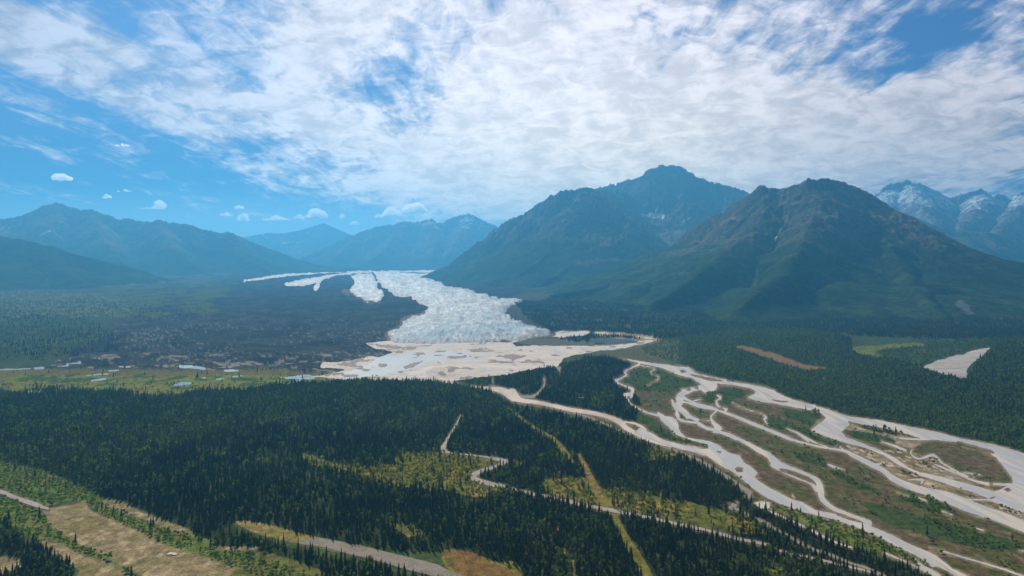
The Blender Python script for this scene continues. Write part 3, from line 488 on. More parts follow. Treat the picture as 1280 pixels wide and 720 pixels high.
sheet('track', np.minimum(track + .2, -rd - .2), M_track, .5, 'pale winding gravel track through the spruce forest')
sheet('airstrip', airstrip, M_strip, .4, 'long grey gravel airstrip cut through the spruces')
pl = ['milky pond strip at the far left of the bog', 'short milky pond beyond the left bog edge', 'milky pond among brown gravel near the moraine', 'small milky pond below the gravel pond', 'thin milky pond on the moraine margin',
      'little milky pond on the brown bog', 'long thin milky pond in the bog', 'slim milky pond below the long thin one', 'milky pond at the edge of the spruce forest on the left', 'long pale blue pond on the orange bog edge',
      'milky pond right of the long pale blue one', 'tiny milky pond in the middle of the bog', 'tiny pair of milky pools in the bog', 'bright blue pond in the green bog', 'tiny pool above the bright blue pond', 'wide pale blue pond beside the outwash flat', 'tongue of pale blue water below the wide pond']
for (kd, ln), lb in zip(PONDS, pl):
    sheet('pond', np.minimum(sdf_line(ln) * 1.05 + .6 * NF + .5 * NW, -outw + 1), M_blue if kd == 'blue' else M_milky, .3, lb)

# ------------------------------------------------------------------ glacier
g_main = sdf_poly(T('W', (60, 42), (110, 36), (128, 80), (150, 120), (200, 150), (290, 165), (330, 192), (380, 218), (370, 245), (300, 265), (250, 290), (232, 325), (180, 352), (190, 372), (215, 394), (330, 402), (420, 398), (520, 394), (640, 394), (700, 388), (850, 378), (950, 364), (1010, 350), (940, 326), (880, 306), (800, 272), (765, 252), (780, 224), (820, 202), (865, 186), (830, 172), (740, 172), (640, 148), (540, 122), (460, 102), (400, 78), (420, 50), (480, 26), (300, 32), (200, 33)), 60)
g_lobe = sdf_poly(T('W', (0, 62), (60, 50), (108, 55), (118, 85), (135, 120), (165, 158), (140, 188), (100, 192), (60, 180), (10, 158), (-5, 125), (10, 90)), 60)
g_far = union(sdf_line(T('V2', (-60, 447, 9), (0, 438, 12), (150, 416, 12), (380, 403, 6), (700, 394, 5), (940, 384, 6))), sdf_line(T('V2', (150, 464, 16), (210, 460, 32), (300, 442, 30), (380, 420, 12), (480, 406, 8), (560, 400, 7)), 20), sdf_line(T('V2', (320, 440, 16), (300, 480, 26))), sdf_line(T('V2', (560, 552, 14), (620, 552, 10))) )
WORM = rid(WX / 90, WY / 90, 3, 91)
def make_glacier(name, f, hmax, edge, label, rough=1.0):
    f = f + (2.6 * NW + 1.5 * NF if rough > .2 else .5 * NW + .5 * NF)
    def zf(X, Y, VP):
        s = samp(f, VP[:, 0], VP[:, 1]); base = ground_z(X, Y)
        h = hmax * (1 - np.exp(-np.clip(s, 0, 99) / edge))
        front = sst(-Y, -4200, -2700)                                  # crevassed snout, smoother upstream
        wq = .7 * fbm(X / 120, Y / 160, 2, 5); cre = (rid(X / 55 + wq, Y / 90 + wq, 3, 93) * 6 * (.4 + .6 * front) + fbm(X / 170, Y / 260, 3, 95) * 5) * rough
        seam = rid(X / 130 - Y / 900, Y / 1800, 3, 97) * 9
        k = np.clip(s / 3, 0, 1)
        return base + np.maximum(h + k * (cre - 2 * front + (seam * .6 - 3) * rough), .6 * (s > .5)) 
    def col(X, Y, VP):
        s = samp(f, VP[:, 0], VP[:, 1])
        c = np.zeros((len(X), 3)); c[:] = (.58, .615, .615)
        front = sst(-Y, -4200, -2700)
        bl = sst(fbm(X / 50, Y / 60, 5, 101, .65) + .25 * front, -.05, .35)[:, None]; c = c * (1 - .42 * sst(fbm(X / 14, Y / 20, 3, 102) + .4 * fbm(X / 90, Y / 120, 2, 108), -.05, .4)[:, None]); c = c * (1 - bl) + np.array((.18, .28, .32)) * bl  # blue ice and crevasse shade, both painted as noise patches
        band = np.exp(-((VP[:, 1] - 420 + .1 * (VP[:, 0] - 560)) / 5) ** 2) * (Y < 3400); bl = (sst(band + .5 * fbm(X / 40, Y / 40, 3, 7), .3, .9) * .8)[:, None]; c = c * (1 - bl) + np.array((.16, .33, .42)) * bl
        # dirt: lower frontal edge and medial streaks
        d = sst(-(s - 3.4 + 6 * fbm(X / 45, Y / 60, 3, 103)), -1.6, 1.6) * .85
        st = sst(rid(X / 170 - Y / 1500, Y / 3000, 3, 97), .86, .97) * .5 * sst(Y, 3000, 3600) + sst(fbm(X / 20, Y / 26, 3, 107), .22, .5) * .55 * (.4 + .6 * front)
        fl = sst(fbm(np.clip(s, 0, 60) / 3.2 + X / 900, Y / 1600, 4, 111), .12, .42) * .6 * sst(Y, 2950, 3500); d = np.maximum(np.maximum(d, st), fl)[:, None]; c = c * (1 - d) + np.array((.20, .17, .15)) * d
        og = sst(rid(Y / 70 + .5 * fbm(X / 120, Y / 200, 3, 113), X / 260, 3, 114), .80, .95) * .38 * sst(-Y, -5200, -2900)   # arcs of dirtier ice across the flow
        return c * (1 - og[:, None]) + np.array((.17, .18, .18)) * og[:, None]
    return sheet(name, f, M_ice, 0.3, label, zfn=zf, attrs={'cover': col})
def ice_mat():
    t = NT('glacier_ice'); pos = t.n('ShaderNodeNewGeometry').outputs[0]; c = t.n('ShaderNodeAttribute', attribute_name='cover').outputs[0]
    def st(scale, sc, det, rot=0., dist=.8):
        v = t.n('ShaderNodeMapping', {'Vector': pos, 'Rotation': (0, 0, rot), 'Scale': scale}).outputs[0]; return t.noise(v, sc, det, .68, dist)
    a = st((1, .30, 1), .045, 7); b = st((1, .22, 1), .13, 6, .3); w = st((.5, .25, 1), .016, 5, -.3)
    cr = t.m_('ABSOLUTE', t.m_('SUBTRACT', a, .5)); cr = t.ramp(cr, 0.0, .055, 1.0, 0.0)          # crevasse shade painted into the ice colour as dark slots
    c = t.n('ShaderNodeVectorMath', {0: c, 1: t.ramp(b, .32, .66, .70, 1.22)}, operation='MULTIPLY').outputs[0]
    c = t.mix(t.m_('MULTIPLY', cr, .55), c, (.15, .25, .30)); c = t.mix(t.m_('MULTIPLY', t.ramp(w, .52, .66), .45), c, (.27, .37, .41))
    bs = t.n('ShaderNodeBsdfPrincipled', {'Base Color': c, 'Roughness': .6, 'Specular IOR Level': .25})
    h = t.m_('ADD', t.m_('MULTIPLY', a, 1.), t.m_('MULTIPLY', b, .5)); t.l(t.n('ShaderNodeBump', {'Height': h, 'Strength': .9, 'Distance': 9.0}).outputs[0], bs.inputs['Normal'])
    t.n('ShaderNodeOutputMaterial', {'Surface': bs.outputs[0]}); return t.m
M_ice = ice_mat()
make_glacier('glacier', g_main, 15, 8.0, 'white crevassed glacier tongue with blue ice at its snout')
make_glacier('ice_field', np.minimum(g_lobe, -g_main - 1.2), 4, 5, 'small white ice lobe left of the main glacier tongue', .4)
make_glacier('ice_field', np.minimum(g_far, -union(g_main, g_lobe) - 1.2), 1.5, 3.0, 'thin white ice streams far up the valley', .1)

# ------------------------------------------------------------------ mountains
def crest(pts, Y):
    out = []
    for p in pts:
        yy = p[2] if len(p) > 2 else Y
        out.append(((p[0] - CX) / F * yy, yy, CH - (p[1] - HZ) / F * yy))
    return np.array(out, float)
def mountain(ridges, pxr, yr, dpx, dy, label, zb=None, avg=.52, gul=.16, lam=320., crag=12., snow=None, seed=0, forest=330., tundra=700., tcol=(.085, .078, .045), patches=(), rock=(.12, .11, .105), scree=.3, name='mountain'):
    pxs = np.arange(pxr[0], pxr[1] + .1, dpx); ys = np.arange(yr[0], yr[1] + .1, dy)
    PXm, Y = np.meshgrid(pxs, ys); X = (PXm - CX) / F * Y
    b = base_z(Y) if zb is None else np.full(Y.shape, float(zb)) * 1.0
    wx = X + 45 * fbm(X / 400, Y / 400, 3, seed + 1) + 9 * fbm(X / 90, Y / 90, 3, seed + 3); wy = Y + 45 * fbm(X / 400, Y / 400, 3, seed + 2) + 9 * fbm(X / 90, Y / 90, 3, seed + 4)
    H = np.full(Y.shape, -1e4); GN = np.zeros(Y.shape)
    for ri, r in enumerate(ridges):
        c = crest(r, None); s0 = 0.
        for a, e in zip(c[:-1], c[1:]):
            ex, ey = e[0] - a[0], e[1] - a[1]; L = math.hypot(ex, ey) + 1e-6
            # near the crest the plan position is kept exact, so the skyline stays where it is
            t = np.clip(((X - a[0]) * ex + (Y - a[1]) * ey) / L ** 2, 0, 1)
            d0 = np.hypot(X - a[0] - t * ex, Y - a[1] - t * ey); wgt = np.clip(d0 / 400, 0, 1) if ri == 0 else np.clip(d0 / 60 + .35, 0, 1)
            xx = X + (wx - X) * wgt; yy = Y + (wy - Y) * wgt
            t = np.clip(((xx - a[0]) * ex + (yy - a[1]) * ey) / L ** 2, 0, 1)
            d = np.hypot(xx - a[0] - t * ex, yy - a[1] - t * ey)
            zc = a[2] + (e[2] - a[2]) * t; R = np.maximum(zc - b, 25.)
            Wd = R / avg
            if ri: rr_ = .12 * Wd; d = np.sqrt(d * d + rr_ * rr_) - rr_ * .8
            u = d / Wd
            g = 1 - 1.35 * u + .35 * u * u
            g = np.where(u > 1.2, 1 - 1.35 * 1.2 + .35 * 1.44 - (u - 1.2) * .6, g)
            s = s0 + t * L
            n1 = rid(s / lam + 7.7 * ri + .35 * fbm(xx / 500, yy / 500, 2, seed + 9), d / (lam * 11) + ri, 3, seed + 11)
            n2 = vn(s / (lam * .28) + .3 * n1, d / (lam * 4), seed + 13); n4 = vn(s / (lam * .1), d / (lam * 2.2), seed + 14)
            am = np.clip(u * 3, 0, 1) * np.clip(1.15 - u, 0, 1)
            h = b + R * g - R * gul * am * ((1 - n1) * 2.2) - R * gul * .42 * am * n2 - R * gul * .24 * am * n4
            GN = np.where(h > H, (n1 - .6) * 1.3 + (.5 - n2) * .6 + (.5 - n4) * .5, GN); H = np.maximum(H, h); s0 += L
    ck = .5 * fbm(X / 70, Y / 70, 5, seed + 21, .6) + (rid(X / 120, Y / 120, 4, seed + 22) - .72); H = H + .5 * crag * fbm(X / 28, Y / 60, 3, seed + 25) * sst(H - b, 150, 600) + ck * crag * 1.25 * sst(H - b, 60, 500) 
    gzz = ground_z(X, Y)
    # colours
    zx = np.gradient(H, axis=1) / (np.gradient(X, axis=1)); zy = np.gradient(H, axis=0) / dy; slope = np.hypot(zx, zy)
    n = fbm(X / 260, Y / 260, 4, seed + 31); n2 = fbm(X / 60, Y / 60, 4, seed + 33); el = H + 110 * n + 40 * n2
    C = np.zeros(H.shape + (3,)); C[:] = (.026, .044, .014)
    def pc(m, c): C[:] = C * (1 - m[..., None]) + np.array(c) * m[..., None]
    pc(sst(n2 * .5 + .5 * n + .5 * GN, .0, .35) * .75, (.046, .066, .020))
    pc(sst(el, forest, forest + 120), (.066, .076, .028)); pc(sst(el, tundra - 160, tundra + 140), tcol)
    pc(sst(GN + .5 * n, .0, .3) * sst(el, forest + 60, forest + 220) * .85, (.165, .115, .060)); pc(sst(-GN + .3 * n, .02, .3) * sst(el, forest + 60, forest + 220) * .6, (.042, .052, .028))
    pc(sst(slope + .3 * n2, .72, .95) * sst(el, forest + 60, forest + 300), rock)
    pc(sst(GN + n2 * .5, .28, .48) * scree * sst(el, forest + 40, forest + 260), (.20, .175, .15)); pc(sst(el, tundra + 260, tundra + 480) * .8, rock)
    ppx = PXm; ppy = HZ + F * (CH - H) / Y
    if snow is not None:
        z0, z1, amt = snow; m = sst(el + 220 * fbm(X / 120, Y / 120, 4, seed + 41), z0, z1) * sst(amt - slope + .5 * n2, 0, .25); pc(m, (.62, .64, .68))
    for p in patches:
        pts = p[0]; dd = np.full(H.shape, 99.)
        for a, e in zip(pts[:-1], pts[1:]):
            ex, ey = e[0] - a[0], e[1] - a[1]; t = np.clip(((ppx - a[0]) * ex + (ppy - a[1]) * ey) / (ex * ex + ey * ey), 0, 1); dd = np.minimum(dd, np.hypot(ppx - a[0] - t * ex, ppy - a[1] - t * ey))
        pc(sst(p[1] - dd + p[2] * (n2 + fbm(X / 25, Y / 25, 2, 5)), 0, .8), p[3] if len(p) > 3 else (.6, .62, .66))
    nr, nc = H.shape; keep = (H > gzz - 45)
    H = np.maximum(H, gzz - 60)
    idx = np.arange(nr * nc).reshape(nr, nc); k4 = keep[:-1, :-1] | keep[1:, :-1] | keep[1:, 1:] | keep[:-1, 1:]
    q = np.stack([idx[:-1, :-1], idx[:-1, 1:], idx[1:, 1:], idx[1:, :-1]], -1)[k4]
    used, inv = np.unique(q.ravel(), return_inverse=True)
    V = np.stack([X, Y, H], -1).reshape(-1, 3)[used]
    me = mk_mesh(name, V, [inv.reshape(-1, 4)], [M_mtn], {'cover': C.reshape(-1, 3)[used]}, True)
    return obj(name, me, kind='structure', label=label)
def R(Y, *pts): return [(p[0], p[1], p[2] if len(p) > 2 else Y) for p in pts]

mountain([R(5400, (905, 262, 6200), (920, 253, 6000), (935, 243, 5800), (948, 234, 5650), (955, 232, 5600), (970, 234, 5550), (985, 233, 5500), (1000, 227, 5450), (1010, 224), (1020, 224), (1030, 221), (1042, 223), (1055, 226), (1068, 231), (1080, 237), (1090, 246), (1100, 255), (1130, 271), (1160, 282), (1200, 303), (1240, 322), (1280, 344, 5300), (1340, 366, 5000), (1420, 380, 4600)),
          R(5400, (935, 243, 5800), (905, 262, 5950), (880, 284, 5850), (850, 308, 5700), (825, 326, 5500), (790, 344, 5250), (740, 360, 4950), (690, 368, 4700)),
          R(5400, (1030, 221, 5400), (1024, 250, 5000), (1005, 290, 4500), (985, 325, 4100), (950, 362, 3650), (925, 385, 3350)),
          R(5400, (1080, 237, 5400), (1098, 272, 4950), (1120, 315, 4400), (1140, 350, 3950), (1165, 380, 3550), (1180, 398, 3300)),
          R(5400, (970, 234, 5550), (948, 270, 5100), (905, 315, 4550), (860, 350, 4150), (820, 375, 3850)),
          R(5400, (1160, 283, 5500), (1200, 325, 4800), (1240, 360, 4250), (1270, 385, 3900)), R(5400, (880, 284, 5850), (840, 335, 5100), (790, 360, 4500)), R(4000, (1330, 395, 3600), (1400, 400, 3300), (1500, 390, 3200))],
         (640, 1500), (2700, 7200), 1.1, 14, 'broad brown and green mountain standing over the river on the right', avg=.44, gul=.23, lam=260, crag=24, seed=100, forest=340, tundra=560, tcol=(.095, .078, .042), scree=.30, rock=(.075, .072, .062),
         patches=[(T('V4', (35, 235), (65, 190)), .9, .5), (T('V4', (0, 296), (30, 278)), .8, .5, (.25, .2, .16)), (T('V4', (960, 560), (1010, 600)), 5, 4, (.12, .12, .12)), (T('V4', (1130, 650), (1280, 640)), 5, 4, (.09, .09, .04)), (T('V4', (940, 640), (950, 660)), 3, 2, (.09, .09, .04))])
mountain([R(8000, (500, 358, 9800), (530, 352, 9500), (545, 345, 9300), (570, 322, 9000), (585, 311, 8850), (600, 300, 8700), (612, 291, 8600), (625, 281, 8500), (638, 273, 8400), (650, 268, 8300), (662, 262, 8250), (672, 254, 8200), (690, 243, 8100), (700, 238), (712, 237), (722, 236), (732, 234), (745, 237), (760, 255, 7850), (785, 279, 7500), (805, 298, 7200), (822, 316, 6950), (830, 330, 6700)),
          R(8000, (732, 234, 8000), (715, 275, 7500), (680, 318, 6950), (640, 348, 6550), (610, 362, 6350)), R(8000, (760, 255, 7850), (740, 300, 7200), (700, 340, 6550), (665, 362, 6200)), R(8000, (785, 279, 7500), (770, 325, 6800), (735, 352, 6300)),
          R(8000, (672, 254, 8200), (640, 300, 7700), (600, 335, 7300), (570, 352, 7000)), R(8000, (625, 281, 8500), (595, 325, 8100), (565, 348, 7800)), R(8200, (732, 234, 8000), (745, 232, 8900), (770, 232, 9600))],
         (470, 870), (5500, 10400), .8, 18, 'steep dark blue mountain above the right side of the glacier', avg=.62, gul=.20, lam=300, crag=34, seed=200, forest=480, tundra=1000, tcol=(.050, .052, .034), rock=(.06, .06, .058), scree=.12,
         patches=[(T('V3', (450, 260), (540, 230)), 4, 3, (.15, .10, .08)), (T('V3', (340, 360), (520, 340)), 3, 3, (.12, .09, .06))])
mountain([R(10000, (690, 250, 10600), (730, 238, 10500), (775, 228, 10300), (785, 224, 10200), (795, 221, 10100), (805, 216), (815, 211), (822, 208), (830, 206), (841, 206), (850, 207), (856, 210), (863, 215), (870, 220), (885, 225), (900, 230), (912, 232), (925, 237), (940, 240, 9800), (975, 246, 9600), (1030, 262, 9400)),
          R(10000, (841, 206, 10000), (862, 250, 9200), (880, 290, 8500), (880, 315, 7900)), R(10000, (785, 224, 10200), (805, 262, 9500), (818, 300, 8800)), R(10000, (912, 232, 10000), (905, 262, 9200), (900, 295, 8400), (880, 318, 7800)), R(9000, (795, 270, 9300), (835, 266, 9300), (865, 272, 9200), (900, 285, 8800))],
         (650, 1100), (6900, 11800), .8, 18, 'high pointed peak with thin snow streaks in the bowl below its summit', zb=330, avg=.60, gul=.16, lam=340, crag=42, seed=300, forest=360, tundra=700, tcol=(.06, .06, .04), rock=(.07, .07, .07), scree=.15,
         patches=[(T('V3', (600, 108), (700, 112)), 3.2, 2.2), (T('V3', (700, 122), (730, 75)), .9, .8), (T('V3', (690, 115), (755, 120)), 3.2, 1.8), (T('V3', (850, 150), (890, 130)), 1.4, 1.6), (T('V3', (640, 165), (650, 200), (690, 230)), 2.6, 1.6), (T('V3', (700, 260), (745, 258)), .8, .6, (.5, .42, .36)), (T('V3', (580, 45), (605, 60)), .3, .8), (T('V3', (900, 115), (915, 95)), .2, .8), (T('V3', (800, 200), (860, 195)), 1.6, 1.2, (.2, .15, .1))])
mountain([R(12200, (1040, 275), (1060, 262), (1085, 249), (1095, 242), (1105, 233), (1112, 229), (1118, 227), (1127, 226), (1133, 224), (1142, 227), (1150, 228), (1160, 232), (1170, 237), (1185, 246), (1193, 244), (1200, 240), (1207, 240), (1215, 237), (1225, 235), (1233, 239), (1240, 244), (1247, 241), (1255, 242), (1262, 247), (1270, 243), (1280, 238), (1310, 230), (1360, 240), (1450, 235)),
          R(11500, (1133, 224, 12200), (1150, 250, 11200), (1170, 275, 10300)), R(11500, (1225, 235, 12200), (1215, 262, 11100), (1200, 285, 10200)), R(11500, (1280, 238, 12200), (1265, 262, 11100), (1250, 285, 10200)), R(11500, (1112, 229, 12200), (1100, 262, 11200))],
         (1020, 1460), (9200, 14000), .9, 26, 'snow streaked far peaks at the right edge of the range', avg=.6, gul=.16, lam=420, crag=30, seed=400, snow=(1130, 1330, 1.15), forest=300, tundra=800, rock=(.17, .17, .18),
         patches=[(T('V4', (640, 30), (730, 45)), 1.2, 1.2), (T('V4', (810, 35), (840, 85)), 1.2, 1.4), (T('V4', (1050, 125), (1070, 132)), 1.2, .6), (T('V4', (1150, 5), (1280, 20), (1230, 75)), 2.5, 2.5), (T('V4', (530, 5), (560, 2)), 1.5, 1)])
mountain([R(9500, (1110, 262), (1140, 270), (1165, 280), (1195, 290), (1215, 289), (1240, 291), (1260, 298), (1300, 312), (1400, 322), (1480, 318)), R(9000, (1195, 290, 9500), (1220, 305, 8600), (1250, 325, 7800)), R(9000, (1300, 312, 9500), (1330, 330, 8300))],
         (1080, 1500), (6500, 11000), 1.0, 25, 'low hazy green ridge behind the right end of the broad mountain', avg=.42, gul=.12, lam=380, crag=8, seed=500, forest=420, tundra=760)
mountain([R(11000, (-240, 300), (-140, 290), (-60, 282), (-20, 277), (0, 273), (14, 272), (25, 270), (40, 264), (50, 258), (60, 256), (70, 253), (78, 255), (90, 259), (102, 262), (115, 261), (124, 265), (135, 268), (145, 273), (152, 274), (160, 273), (175, 276), (188, 277), (197, 274), (207, 277), (222, 279), (240, 281), (250, 286), (262, 288), (275, 291), (285, 289), (293, 292), (300, 295, 11300), (320, 304, 11600), (345, 313, 12000), (370, 323, 12400), (400, 331, 12800), (440, 338, 13000)),
          R(11000, (70, 253, 11000), (60, 285, 10200), (35, 315, 9500)), R(11000, (115, 261, 11000), (130, 300, 10000), (150, 325, 9300)), R(11000, (197, 274, 11000), (215, 305, 10200), (240, 330, 9500)), R(11000, (0, 273, 11000), (-20, 305, 10000)), R(11000, (285, 289, 11200), (300, 318, 10600), (330, 335, 10000))],
         (-240, 470), (8800, 13800), 1.0, 25, 'long blue ridge with a pointed summit at the left', avg=.55, gul=.13, lam=380, crag=26, seed=600, forest=420, tundra=820,
         patches=[(T('V1', (195, 222), (215, 208), (250, 195)), 1.1, .5), (T('V1', (0, 190), (20, 175), (50, 180)), .9, 1.0)])
mountain([R(7000, (-260, 280), (-140, 284), (-40, 290), (0, 295), (25, 299), (50, 304), (80, 315), (110, 321), (150, 331, 7200), (180, 338, 7400), (205, 348, 7500)), R(7000, (-100, 287, 7000), (-60, 325, 6300), (-20, 345, 5900)), R(7000, (50, 304, 7000), (70, 335, 6500), (100, 350, 6200))],
         (-260, 260), (5200, 9000), 1.2, 20, 'dark wooded spur sloping down from the left edge', avg=.34, gul=.10, lam=300, crag=7, seed=700, forest=470, tundra=640, patches=[(T('V1', (640, 465), (720, 470), (820, 455)), 1.5, 2.4, (.16, .15, .13))])
mountain([R(20000, (260, 305), (300, 296), (325, 292), (340, 290), (352, 291), (362, 289), (375, 287), (388, 283), (396, 281), (405, 278), (412, 281), (420, 285), (435, 291), (455, 300), (480, 310)), R(19000, (405, 278, 20000), (400, 300, 18800), (385, 318, 17800)), R(19000, (352, 291, 20000), (345, 310, 18600))],
         (240, 520), (16500, 21500), .7, 40, 'pointed blue peak far up the glacier valley', avg=.58, gul=.15, lam=500, crag=30, seed=800, forest=300, tundra=800, patches=[(T('V2', (130, 255), (215, 252)), 1.2, .6), (T('V2', (30, 215), (55, 225)), 1.4, 1), (T('V2', (240, 215), (262, 205)), .8, .8)])
mountain([R(16000, (370, 325), (400, 312), (425, 300), (447, 291), (460, 287), (470, 283), (485, 281), (495, 279), (505, 276), (515, 277), (525, 276), (533, 274), (540, 273), (547, 277), (553, 278), (565, 271), (575, 269), (586, 266), (593, 269), (600, 273), (615, 280), (640, 290), (670, 302)),
          R(15000, (505, 276, 16000), (490, 300, 14900), (470, 320, 14000)), R(15000, (540, 273, 16000), (545, 300, 14800), (540, 320, 14000)), R(15000, (586, 266, 16000), (575, 295, 14900), (560, 318, 14000)), R(15000, (447, 291, 16000), (425, 315, 15000))],
         (360, 680), (12500, 17800), .7, 35, 'snow dusted blue peaks closing the glacier valley', avg=.58, gul=.15, lam=420, crag=30, seed=900, forest=300, tundra=800, snow=(1060, 1330, 1.1), rock=(.16, .16, .17), patches=[(T('V2', (545, 240), (580, 225)), .9, 1), (T('V2', (615, 205), (660, 185)), .9, 1.2), (T('V2', (805, 165), (845, 160)), 1.0, .8)])

# ------------------------------------------------------------------ trees
def spruce_tpl(tiers, tips, seed, jag=.45):
    r = random.Random(seed); V = []; Fc = []
    for i in range(tiers):
        t0 = .10 + .90 * i / tiers; zt = min(1.0, t0 + 1.55 * .90 / tiers); rad = (1 - t0) ** .8 * (.85 + .3 * r.random()); z0 = t0
        a = len(V); V.append((0, 0, zt)); off = r.random() * 6
        for k in range(tips):
            an = off + 2 * math.pi * k / tips; rr = rad * (.8 + .4 * r.random()); V.append((math.cos(an) * rr, math.sin(an) * rr, z0 - .03 * r.random()))
            an += math.pi / tips; V.append((math.cos(an) * rad * (1 - jag), math.sin(an) * rad * (1 - jag), z0 + .04))
        n = 2 * tips
        for k in range(n): Fc.append((a, a + 1 + k, a + 1 + (k + 1) % n))
    return np.array(V), np.array(Fc)
def cone_tpl(seed):
    r = random.Random(seed); V = []; Fc = []
    for z0, zt, rad in ((.06, .62, 1.0), (.42, 1.0, .58)):
        a = len(V); V.append((0, 0, zt)); off = r.random() * 6
        for k in range(5): an = off + 2 * math.pi * k / 5; rr = rad * (.75 + .5 * r.random()); V.append((math.cos(an) * rr, math.sin(an) * rr, z0 + .08 * r.random()))
        for k in range(5): Fc.append((a, a + 1 + k, a + 1 + (k + 1) % 5))
    return np.array(V), np.array(Fc)
def leaf_tpl(n, seed, size, low=.18):
    r = np.random.default_rng(seed); V = []; Fc = []
    ctr = [(0, 0, .6, .62)] + [(r.uniform(-.45, .45), r.uniform(-.45, .45), r.uniform(.35, .82), r.uniform(.3, .5)) for _ in range(4)]
    for i in range(n):
        c = ctr[r.integers(len(ctr))]; d = r.normal(size=3); d /= np.linalg.norm(d); q = c[3] * r.uniform(.55, 1.0)
        p = np.array((c[0] + d[0] * q, c[1] + d[1] * q, c[2] + d[2] * q * .62)); p[2] = max(p[2], low * r.uniform(.3, 1))
        nn = d + r.normal(size=3) * .5; nn /= np.linalg.norm(nn); u = np.cross(nn, (0.1, .2, 1)); u /= np.linalg.norm(u); v = np.cross(nn, u); s = size * r.uniform(.6, 1.3); a = len(V)
        for cu, cv in ((-1, -.7), (.9, -1), (1, .8), (-.8, 1)): V.append(p + (u * cu * s + v * cv * s) * (1, 1, .6))
        Fc.append((a, a + 1, a + 2)); Fc.append((a, a + 2, a + 3))
    return np.array(V), np.array(Fc)
def build_mass(name, sets, mat, label):
    VV = []; FF = []; CC = []; base = 0
    for (tv, tf), P, h, r, col in sets:
        if not len(P): continue
        an = rng.uniform(0, 6.283, len(P)); c, s = np.cos(an), np.sin(an)
        x = tv[None, :, 0] * r[:, None]; y = tv[None, :, 1] * r[:, None]; z = tv[None, :, 2] * h[:, None]
        ln = rng.normal(0, .025, (len(P), 2))
        V = np.stack([x * c[:, None] - y * s[:, None] + P[:, 0:1] + z * ln[:, 0:1], x * s[:, None] + y * c[:, None] + P[:, 1:2] + z * ln[:, 1:2], z + P[:, 2:3]], -1).reshape(-1, 3)
        VV.append(V); FF.append((tf[None] + (base + np.arange(len(P)) * len(tv))[:, None, None]).reshape(-1, 3)); CC.append(np.repeat(col, len(tv), 0)); base += len(V)
    me = mk_mesh(name, np.concatenate(VV), [np.concatenate(FF)], [mat], {'tint': np.concatenate(CC)}, False)
    return obj(name, me, kind='stuff', label=label)
def scatter(Dm, y0, y1, sp, seed):
    r = np.random.default_rng(seed); out = []; Y = y0
    xs = []; ys = []
    nY = int((y1 - y0) / sp)
    for i in range(nY):
        Yc = y0 + i * sp; hw = .83 * Yc; n = int(2 * hw / sp); x = -hw + np.arange(n) * sp + r.uniform(-.5, .5, n) * sp; y = Yc + r.uniform(-.6, .6, n) * sp
        xs.append(x); ys.append(y)
    x = np.concatenate(xs); y = np.concatenate(ys); d = samp(Dm, CX + F * x / y, row_of_y(y)); k = r.random(len(x)) < d
    return x[k], y[k]
def pick(tpls, P, h, r, col):
    w = rng.integers(0, len(tpls), len(P)); return [(t, P[w == i], h[w == i], r[w == i], col[w == i]) for i, t in enumerate(tpls)]
SP = {'near': [spruce_tpl(5, 5, i) for i in range(6)], 'mid': [spruce_tpl(3, 4, 20 + i) for i in range(5)], 'far': [cone_tpl(40 + i) for i in range(5)]}; SP['vfar'] = SP['far']
LF = {'near': [leaf_tpl(34, i, .20) for i in range(6)], 'mid': [leaf_tpl(18, 10 + i, .30) for i in range(5)], 'far': [leaf_tpl(8, 20 + i, .45) for i in range(5)]}; LF['vfar'] = LF['far']
def sp_col(x, y):
    v = rng.uniform(.7, 1.35, len(x)); g = fbm(x / 170, y / 170, 3, 51) * 1.0 + rng.normal(0, .25, len(x)); g = np.clip(g, -.5, 1)
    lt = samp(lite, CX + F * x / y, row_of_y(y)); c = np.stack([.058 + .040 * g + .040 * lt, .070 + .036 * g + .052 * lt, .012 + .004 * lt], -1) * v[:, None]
    dead = rng.random(len(x)) < .035; c[dead] = (.13, .12, .10); return np.clip(c, .008, 1)
def lf_col(x, y, px, py):
    v = rng.uniform(.7, 1.3, len(x)); yb = samp(sst(bog, -1, 1), px, py); g = rng.normal(0, .3, len(x))
    c = np.stack([.14 + .16 * yb + .03 * g, .215 + .08 * yb + .02 * g, .028 + 0 * yb], -1) * v[:, None]; nf = samp(np.clip(sst(union(bog, brush, rgreen, meadow), -1, 1), 0, 1), px, py)[:, None]; c = c * (.78 + .22 * nf); return np.clip(c, .01, 1)
spruce_sets = []; leaf_sets = []; cand_sp = []; cand_lf = []
